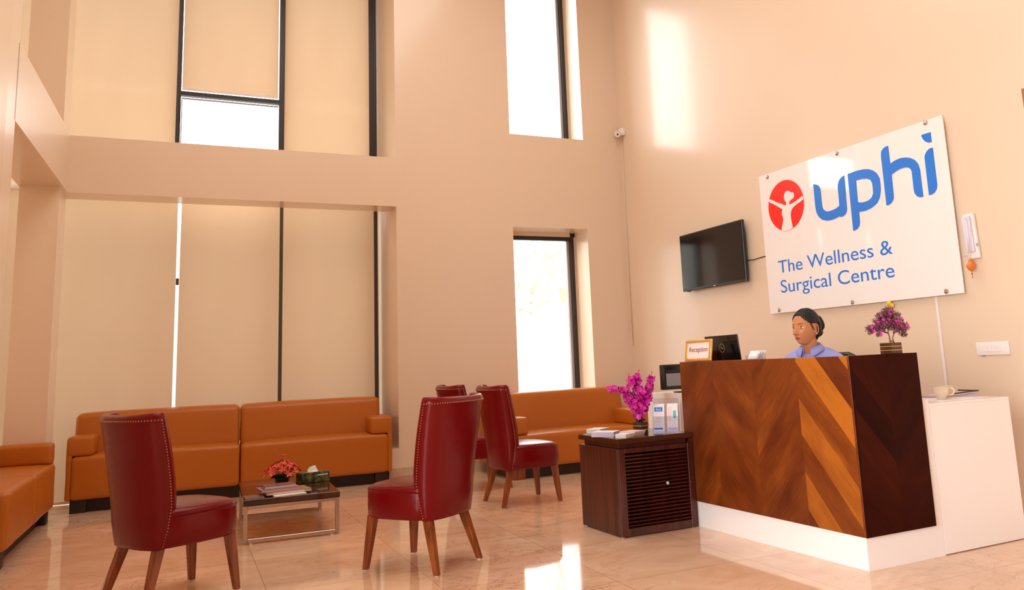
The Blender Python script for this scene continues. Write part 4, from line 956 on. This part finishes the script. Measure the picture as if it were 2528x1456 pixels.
for s in (1, -1):   # ears
    ec = Vector((-0.008, s * 0.070, -0.012))
    e = MB(); e.ball((0, 0, 0), 1.0, 3)
    bmesh.ops.transform(e.bm, matrix=HMx @ Matrix.Translation(ec) @ Matrix.Rotation(s * R(22), 4, 'Z') @ Matrix.Rotation(R(8), 4, 'Y') @ Matrix.Diagonal((0.017, 0.0065, 0.031, 1)), verts=e.bm.verts)
    tmp = D.meshes.new('e'); e.bm.to_mesh(tmp); e.bm.free(); body.bm.from_mesh(tmp)
    rim = [HMx @ (ec + Vector((0.016 * math.cos(a) * 0.95 - 0.002, s * (0.006 - 0.006 * math.cos(a)), 0.030 * math.sin(a)))) for a in [R(40 + k * 26) for k in range(11)]]
    body.tube(rim, 0.0034, 8)
def T(x, y, z): return TMx @ Vector((x, y, z))
def ring(c, rx, ry, n=28, pw=0.9): return [TMx @ Vector((c[0] + rx * math.copysign(abs(math.cos(a)) ** pw, math.cos(a)), c[1] + ry * math.copysign(abs(math.sin(a)) ** pw, math.sin(a)), c[2])) for a in [2 * PI * k / n for k in range(n)]]
TOR = [((0, 0, 0.47), 0.10, 0.15), ((0, 0, 0.52), 0.125, 0.175), ((0.0, 0, 0.60), 0.12, 0.165), ((0.005, 0, 0.70), 0.105, 0.145), ((0.01, 0, 0.80), 0.115, 0.155), ((0.012, 0, 0.90), 0.125, 0.170), ((0.005, 0, 0.97), 0.108, 0.178), ((0.0, 0, 1.01), 0.085, 0.170), ((0.0, 0, 1.035), 0.066, 0.125), ((0.005, 0, 1.052), 0.056, 0.075)]
body.loft([ring(c, a, b_) for c, a, b_ in TOR])
hl = TMx.inverted() @ HC
body.loft([ring((0.006 + q * (hl.x - 0.022), q * hl.y, 0.99 + q * 0.16), 0.056 - 0.006 * q, 0.053 - 0.005 * q) for q in (0, 0.2, 0.4, 0.6, 0.8, 1.0)])
def limb(mb, pts, rad, n=18):
    P_ = [T(*p) for p in pts]; path, rr_ = [], []
    for i in range(len(P_) - 1):
        for k in range(6): path.append(P_[i].lerp(P_[i + 1], k / 6)); rr_.append(rad[i] + (rad[i + 1] - rad[i]) * k / 6)
    path.append(P_[-1]); rr_.append(rad[-1]); mb.tube(path, rr_, n)
ARM = lambda s: ([(0.0, s * 0.125, 0.995), (0.0, s * 0.168, 0.962), (0.04, s * 0.195, 0.86), (0.09, s * 0.21, 0.775)], [0.046, 0.045, 0.038, 0.034])
FOR = lambda s: ([(0.09, s * 0.21, 0.785), (0.20, s * 0.18, 0.800), (0.285, s * 0.135, 0.802)], [0.037, 0.031, 0.022])
LEG = lambda s: ([(0.02, s * 0.085, 0.53), (0.22, s * 0.10, 0.54), (0.42, s * 0.11, 0.50), (0.44, s * 0.11, 0.44), (0.40, s * 0.11, 0.25), (0.37, s * 0.11, 0.075)], [0.095, 0.080, 0.058, 0.052, 0.050, 0.034])
for s in (1, -1):
    limb(body, *ARM(s)); limb(body, *FOR(s)); limb(body, *LEG(s))
    limb(body, [(0.285, s * 0.135, 0.802), (0.325, s * 0.118, 0.800), (0.362, s * 0.105, 0.797)], [0.021, 0.026, 0.026])   # palm
    for i, (oy, L_, sp) in enumerate(((0.026, 0.062, 0.25), (0.009, 0.072, 0.08), (-0.009, 0.067, -0.08), (-0.025, 0.052, -0.25))):
        b0 = (0.355, s * 0.108 + oy, 0.800); b1 = (b0[0] + L_ * 0.45, b0[1] + sp * L_ * 0.4, 0.806 - 0.001 * i); b2 = (b0[0] + L_ * 0.8, b0[1] + sp * L_ * 0.7, 0.797); b3 = (b0[0] + L_, b0[1] + sp * L_ * 0.8, 0.784)
        limb(body, [b0, b1, b2, b3], [0.0095, 0.0088, 0.0080, 0.0066], 10)
    limb(body, [(0.305, s * 0.112, 0.798), (0.335, s * 0.078, 0.796), (0.362, s * 0.066, 0.790), (0.378, s * 0.066, 0.785)], [0.013, 0.0115, 0.0095, 0.0075], 10)
    limb(body, [(0.33, s * 0.11, 0.05), (0.40, s * 0.115, 0.045), (0.50, s * 0.12, 0.032), (0.56, s * 0.12, 0.027)], [0.036, 0.040, 0.032, 0.022])    # foot
PR = thing('person', (PB.x, PB.y, 0), 0, 'seated woman in a light blue collared shirt looking left behind the desk', 'person')
def remeshed(mb, name, mat, parent, vox, smooth=1, ofs=None):
    bmesh.ops.recalc_face_normals(mb.bm, faces=mb.bm.faces)
    me = D.meshes.new(name); mb.bm.to_mesh(me); mb.bm.free(); o = mesh_obj(name, me, None, None)
    r = o.modifiers.new('r', 'REMESH'); r.mode = 'VOXEL'; r.voxel_size = vox; r.use_smooth_shade = True
    if smooth: q = o.modifiers.new('s', 'SMOOTH'); q.factor = 0.5; q.iterations = smooth
    m2 = D.meshes.new_from_object(o.evaluated_get(bpy.context.evaluated_depsgraph_get())); D.objects.remove(o); m2.name = name
    for p in m2.polygons: p.use_smooth = True
    m2.materials.clear(); m2.transform(Matrix.Translation(-parent.location)); return mesh_obj(name, m2, mat, parent)
BO = remeshed(body, 'body', 'skin', PR, 0.0030, 1)
def childmesh(mb, name, mat, xf=None, recalc=True):
    if xf is not None: bmesh.ops.transform(mb.bm, matrix=xf, verts=mb.bm.verts)
    return mb.build(name, mat, PR, recalc=recalc, xf=Matrix.Translation(-PR.location))
# eyes, brows, lips
def surf_x(y, z):
    best = (9, 0)
    for uu in range(-40, 41, 2):
        for vv_ in range(40, 150, 2):
            q = head_point(R(uu), R(vv_)); e_ = (q.y - y) ** 2 + (q.z - z) ** 2
            if e_ < best[0]: best = (e_, q.x)
    return best[1]
for s in (1, -1):
    c = Vector((surf_x(s * 0.0305, 0.001) - 0.0085, s * 0.0305, 0.001))
    e = MB(); e.ball(c, 0.0125, 3, sc=(1.0, 1.25, 0.80)); ey = childmesh(e, 'eye', 'eye_white', HMx)
    look = Vector((1.0, 0.16, 0.0)).normalized()
    e = MB(); e.ball(c + Vector((look.x * 0.0088, look.y * 0.0088 * 1.2, 0)), 0.0062, 2, sc=(0.75, 1, 1.0)); o = childmesh(e, 'iris', 'iris', HMx); o.parent = ey
    e = MB()
    for sg, col in ((1, 0), (-1, 0)):   # lids
        pts = [c + Vector((0.0118 * math.cos(t) * (1 - 0.0 * abs(t)) + 0.0006, 0.0168 * math.sin(t), sg * (0.0062 if sg > 0 else 0.0066) * math.cos(t) + 0.0004)) for t in [R(-68 + k * 13.6) for k in range(11)]]
        e.tube(pts, 0.0012 if sg > 0 else 0.0007, 6)
    childmesh(e, 'eyelashes', 'hair', HMx)
    e = MB(); pts = []
    for k in range(9):
        y = 0.013 + k * 0.0042; z = 0.0195 + 0.0055 * math.sin(PI * min(1, k / 7.0) * 0.75); best = None
        for uu in range(0, 90):
            pass
        yy = s * y; x = 0.092 * math.sqrt(max(0, 1 - (yy / 0.073) ** 2 - (z / 0.112) ** 2)) + 0.0030
        x = surf_x(yy, z) - 0.0004; pts.append(Vector((x, yy, z)))
    e.tube(pts, [0.0012, 0.0019, 0.0021, 0.0021, 0.0019, 0.0017, 0.0014, 0.0010, 0.0006], 6); childmesh(e, 'eyebrow', 'hair', HMx)
m = MB()
for zc, rz_, up in ((-0.0615, 0.0042, 1), (-0.0695, 0.0052, 0)):
    rr_ = []
    pts = []; rad = []
    for k in range(13):
        t = -1 + 2 * k / 12; y = 0.0205 * t; x = surf_x(y, zc) - 0.0012
        pts.append(Vector((x, y, zc + (-0.0035 * t * t if up else 0.0035 * t * t) - (0.0012 * gs(t, 0.15) if up else 0)))); rad.append(max(0.0006, rz_ * (1 - t * t) ** 0.6))
    m.tube(pts, rad, 10)
childmesh(m, 'lips', 'lip', HMx)
# hair
bm = bmesh.new(); V = {}
def hmask(p):   # 1 inside hair
    hz = 0.072 - 1.05 * max(0, abs(p.y) - 0.022)     # hairline height on the forehead drops at the temples
    if p.x > 0.012:
        return sm(hz - 0.004, hz + 0.010, p.z + 0.25 * max(0, 0.05 - p.x))
    return sm(-0.078, -0.058, p.z + 0.9 * max(0, p.x + 0.045) * -1.0 + 0.0) if p.x > -0.045 else sm(-0.100, -0.085, p.z)
for j in range(0, NV + 1):
    for k in range(NU):
        u, v = 2 * PI * k / NU, PI * j / NV; p0 = head_point(u, v); a = hmask(p0)
        if abs(p0.y) > 0.055 and -0.035 < p0.x < 0.02 and p0.z < 0.020: a = 0
        wv = 0.0022 * math.sin(u * 26 + v * 4) * a
        part = -0.004 * gs(p0.y, 0.006) if p0.x > -0.02 and p0.z > 0.05 else 0
        off = -0.004 + a * (0.0105 + wv * 0.6 + part * 0.6) + 0.010 * a * sm(0.05, -0.07, p0.x)
        V[j, k] = (bm.verts.new(HMx @ head_point(u, v, off)), a)
for j in range(NV):
    for k in range(NU):
        q = [V[j, k], V[j, (k + 1) % NU], V[j + 1, (k + 1) % NU], V[j + 1, k]]
        if max(x[1] for x in q) > 0.02:
            try: f = bm.faces.new([x[0] for x in q]); f.smooth = True
            except ValueError: pass
loose = [v for v in bm.verts if not v.link_faces]; bmesh.ops.delete(bm, geom=loose, context='VERTS')
m = MB(); m.bm.free(); m.bm = bm
childmesh(m, 'hair', 'hair', recalc=False)
m = MB(); random.seed(3)
m.ball((-0.118, 0.0, 0.010), 0.04, 3, sc=(0.85, 1.15, 1.25)); m.ball((-0.112, 0.0, 0.045), 0.028, 3, sc=(1, 1.2, 0.9)); m.ball((-0.105, 0.0, -0.038), 0.03, 3, sc=(0.9, 1.3, 1.1))
for v in m.bm.verts: v.co += noise.noise_vector(v.co * 60) * 0.004
childmesh(m, 'hair_bun', 'hair', HMx)
m = MB()
for s in (1, -1):
    pts = [Vector((0.030, s * 0.0695, 0.020)), Vector((0.022, s * 0.0745, 0.0)), Vector((0.012, s * 0.0755, -0.018)), Vector((0.004, s * 0.0765, -0.022))]; m.tube(pts, [0.005, 0.004, 0.0025, 0.0008], 6)
childmesh(m, 'sideburn', 'hair', HMx)
m = MB()
for s in (1, -1): m.ball((-0.006, s * 0.079, -0.046), 0.0042, 2)
childmesh(m, 'earring', 'earring', HMx)
# shirt and trousers
shb = MB(); o_ = 0.009
shb.loft([ring(c, a + o_, b_ + o_) for c, a, b_ in TOR[1:-1]] + [ring((0.004, 0, 1.050), 0.066, 0.072)])
for s in (1, -1):
    p, r_ = ARM(s); limb(shb, p, [x + 0.010 for x in r_]); p, r_ = FOR(s); limb(shb, p[:2] + [(0.27, s * 0.142, 0.802)], [r_[0] + 0.010, r_[1] + 0.010, 0.034])
for s in (1, -1): limb(shb, [(0.002, s * 0.035, 1.045), (0.0, s * 0.09, 1.022), (0.0, s * 0.150, 0.985), (0.0, s * 0.175, 0.955)], [0.040, 0.050, 0.054, 0.054])
shirt = remeshed(shb, 'shirt', 'shirt', PR, 0.006, 10)
cl = bmesh.new()
def collar_pt(a, h): # a from 0 (front) around; local torso
    fl = 1 + 0.15 * h
    return T(0.010 + hl.x * 0.25 + (0.060 * fl) * math.cos(a), hl.y * 0.25 + (0.066 * fl) * math.sin(a), 1.040 + 0.045 * (1 - abs(h)) - 0.020 * math.cos(a))
n = 30; rows = []
for k in range(n + 1):
    a = R(22) + (2 * PI - R(44)) * k / n
    fr_ = max(0, math.cos(a)); drop = 0.034 + 0.040 * fr_ ** 2.5
    ca, sa = math.cos(a), math.sin(a); cx_, cy_ = 0.012 + hl.x * 0.25, hl.y * 0.25; z0 = 1.052 - 0.016 * ca
    rows.append([T(cx_ + 0.060 * ca, cy_ + 0.062 * sa, z0 - 0.01), T(cx_ + 0.059 * ca, cy_ + 0.060 * sa, z0 + 0.034), T(cx_ + 0.064 * ca, cy_ + 0.066 * sa, z0 + 0.037), T(cx_ + (0.082 + 0.018 * fr_) * ca, cy_ + (0.092) * sa, z0 + 0.037 - drop)])
vv = [[cl.verts.new(p) for p in r_] for r_ in rows]
for i in range(n):
    for k in range(3): f = cl.faces.new((vv[i][k], vv[i + 1][k], vv[i + 1][k + 1], vv[i][k + 1])); f.smooth = True
me = D.meshes.new('collar'); cl.to_mesh(me); cl.free(); me.transform(Matrix.Translation(-PR.location))
o = mesh_obj('collar', me, 'shirt', shirt); sd = o.modifiers.new('t', 'SOLIDIFY'); sd.thickness = 0.0025
m = MB(); m.loft([[T(0.118 - q * 0.0, -0.012 + 0.024 * t_, 1.0 - 0.12 * q) + (TMx.to_3x3() @ Vector((-0.045 * (1 - q) ** 1.5 + 0.022 * (q > 0.0) * q, 0, 0))) for t_ in (0, 1)] for q in (0, .25, .5, .75, 1)], closed=False, cap=False)
o = childmesh(m, 'placket', 'shirt'); o.parent = shirt
tr = MB()
for s in (1, -1): p, r_ = LEG(s); limb(tr, p, [x + 0.012 for x in r_])
tr.loft([ring(c, a + 0.012, b_ + 0.012) for c, a, b_ in TOR[:3]]); remeshed(tr, 'trousers', 'trouser', PR, 0.01, 2)
m = MB()
for s in (1, -1): limb(m, [(0.31, s * 0.11, 0.045), (0.40, s * 0.115, 0.045), (0.50, s * 0.12, 0.036), (0.575, s * 0.12, 0.028)], [0.040, 0.044, 0.036, 0.026])
for v in m.bm.verts: v.co.z = max(0.002, v.co.z)
childmesh(m, 'shoes', 'black_pl')

# office chair she sits on
OC = thing('office_chair', (PB.x, PB.y, 0), TY, 'black office chair, only its backrest edge showing behind the woman', 'chair')
MB().box(-0.22, 0.25, -0.23, 0.23, 0.385, 0.435, 0.02, 3).build('seat', 'black_pl', OC)
m = MB(); rings = []
for z, hw_ in ((0.60, 0.17), (0.66, 0.205), (0.80, 0.225), (0.95, 0.225), (1.012, 0.20), (1.035, 0.15)):
    rings.append([Vector((-0.205 + 0.05 * (y / 0.22) ** 2 - 0.04 * (z - 0.6) - x, y, z)) for x, y in [(0.0, hw_ * t_) for t_ in (-1, -.6, -.2, .2, .6, 1)] + [(0.035, hw_ * t_) for t_ in (1, .6, .2, -.2, -.6, -1)]])
m.loft(rings); m.build('backrest', 'black_pl', OC)
MB().box(-0.275, -0.25, -0.03, 0.03, 0.40, 0.70, 0.005, 1).build('back_support', 'black_pl', OC)
MB().lathe([(0.028, 0.10), (0.028, 0.385)], 14).build('column', 'chrome', OC)
for k in range(5):
    a = k * 2 * PI / 5 + 0.3; e = MB(); e.tube([(0.02 * math.cos(a), 0.02 * math.sin(a), 0.10), (0.27 * math.cos(a), 0.27 * math.sin(a), 0.065)], [0.022, 0.015], 8); lg = e.build('base_leg', 'black_pl', OC)
    MB().lathe([(0.0, -0.022), (0.026, -0.02), (0.026, 0.02), (0.0, 0.022)], 14, (0.27 * math.cos(a), 0.27 * math.sin(a), 0.027), axis='Y').build('castor', 'black_pl', lg)
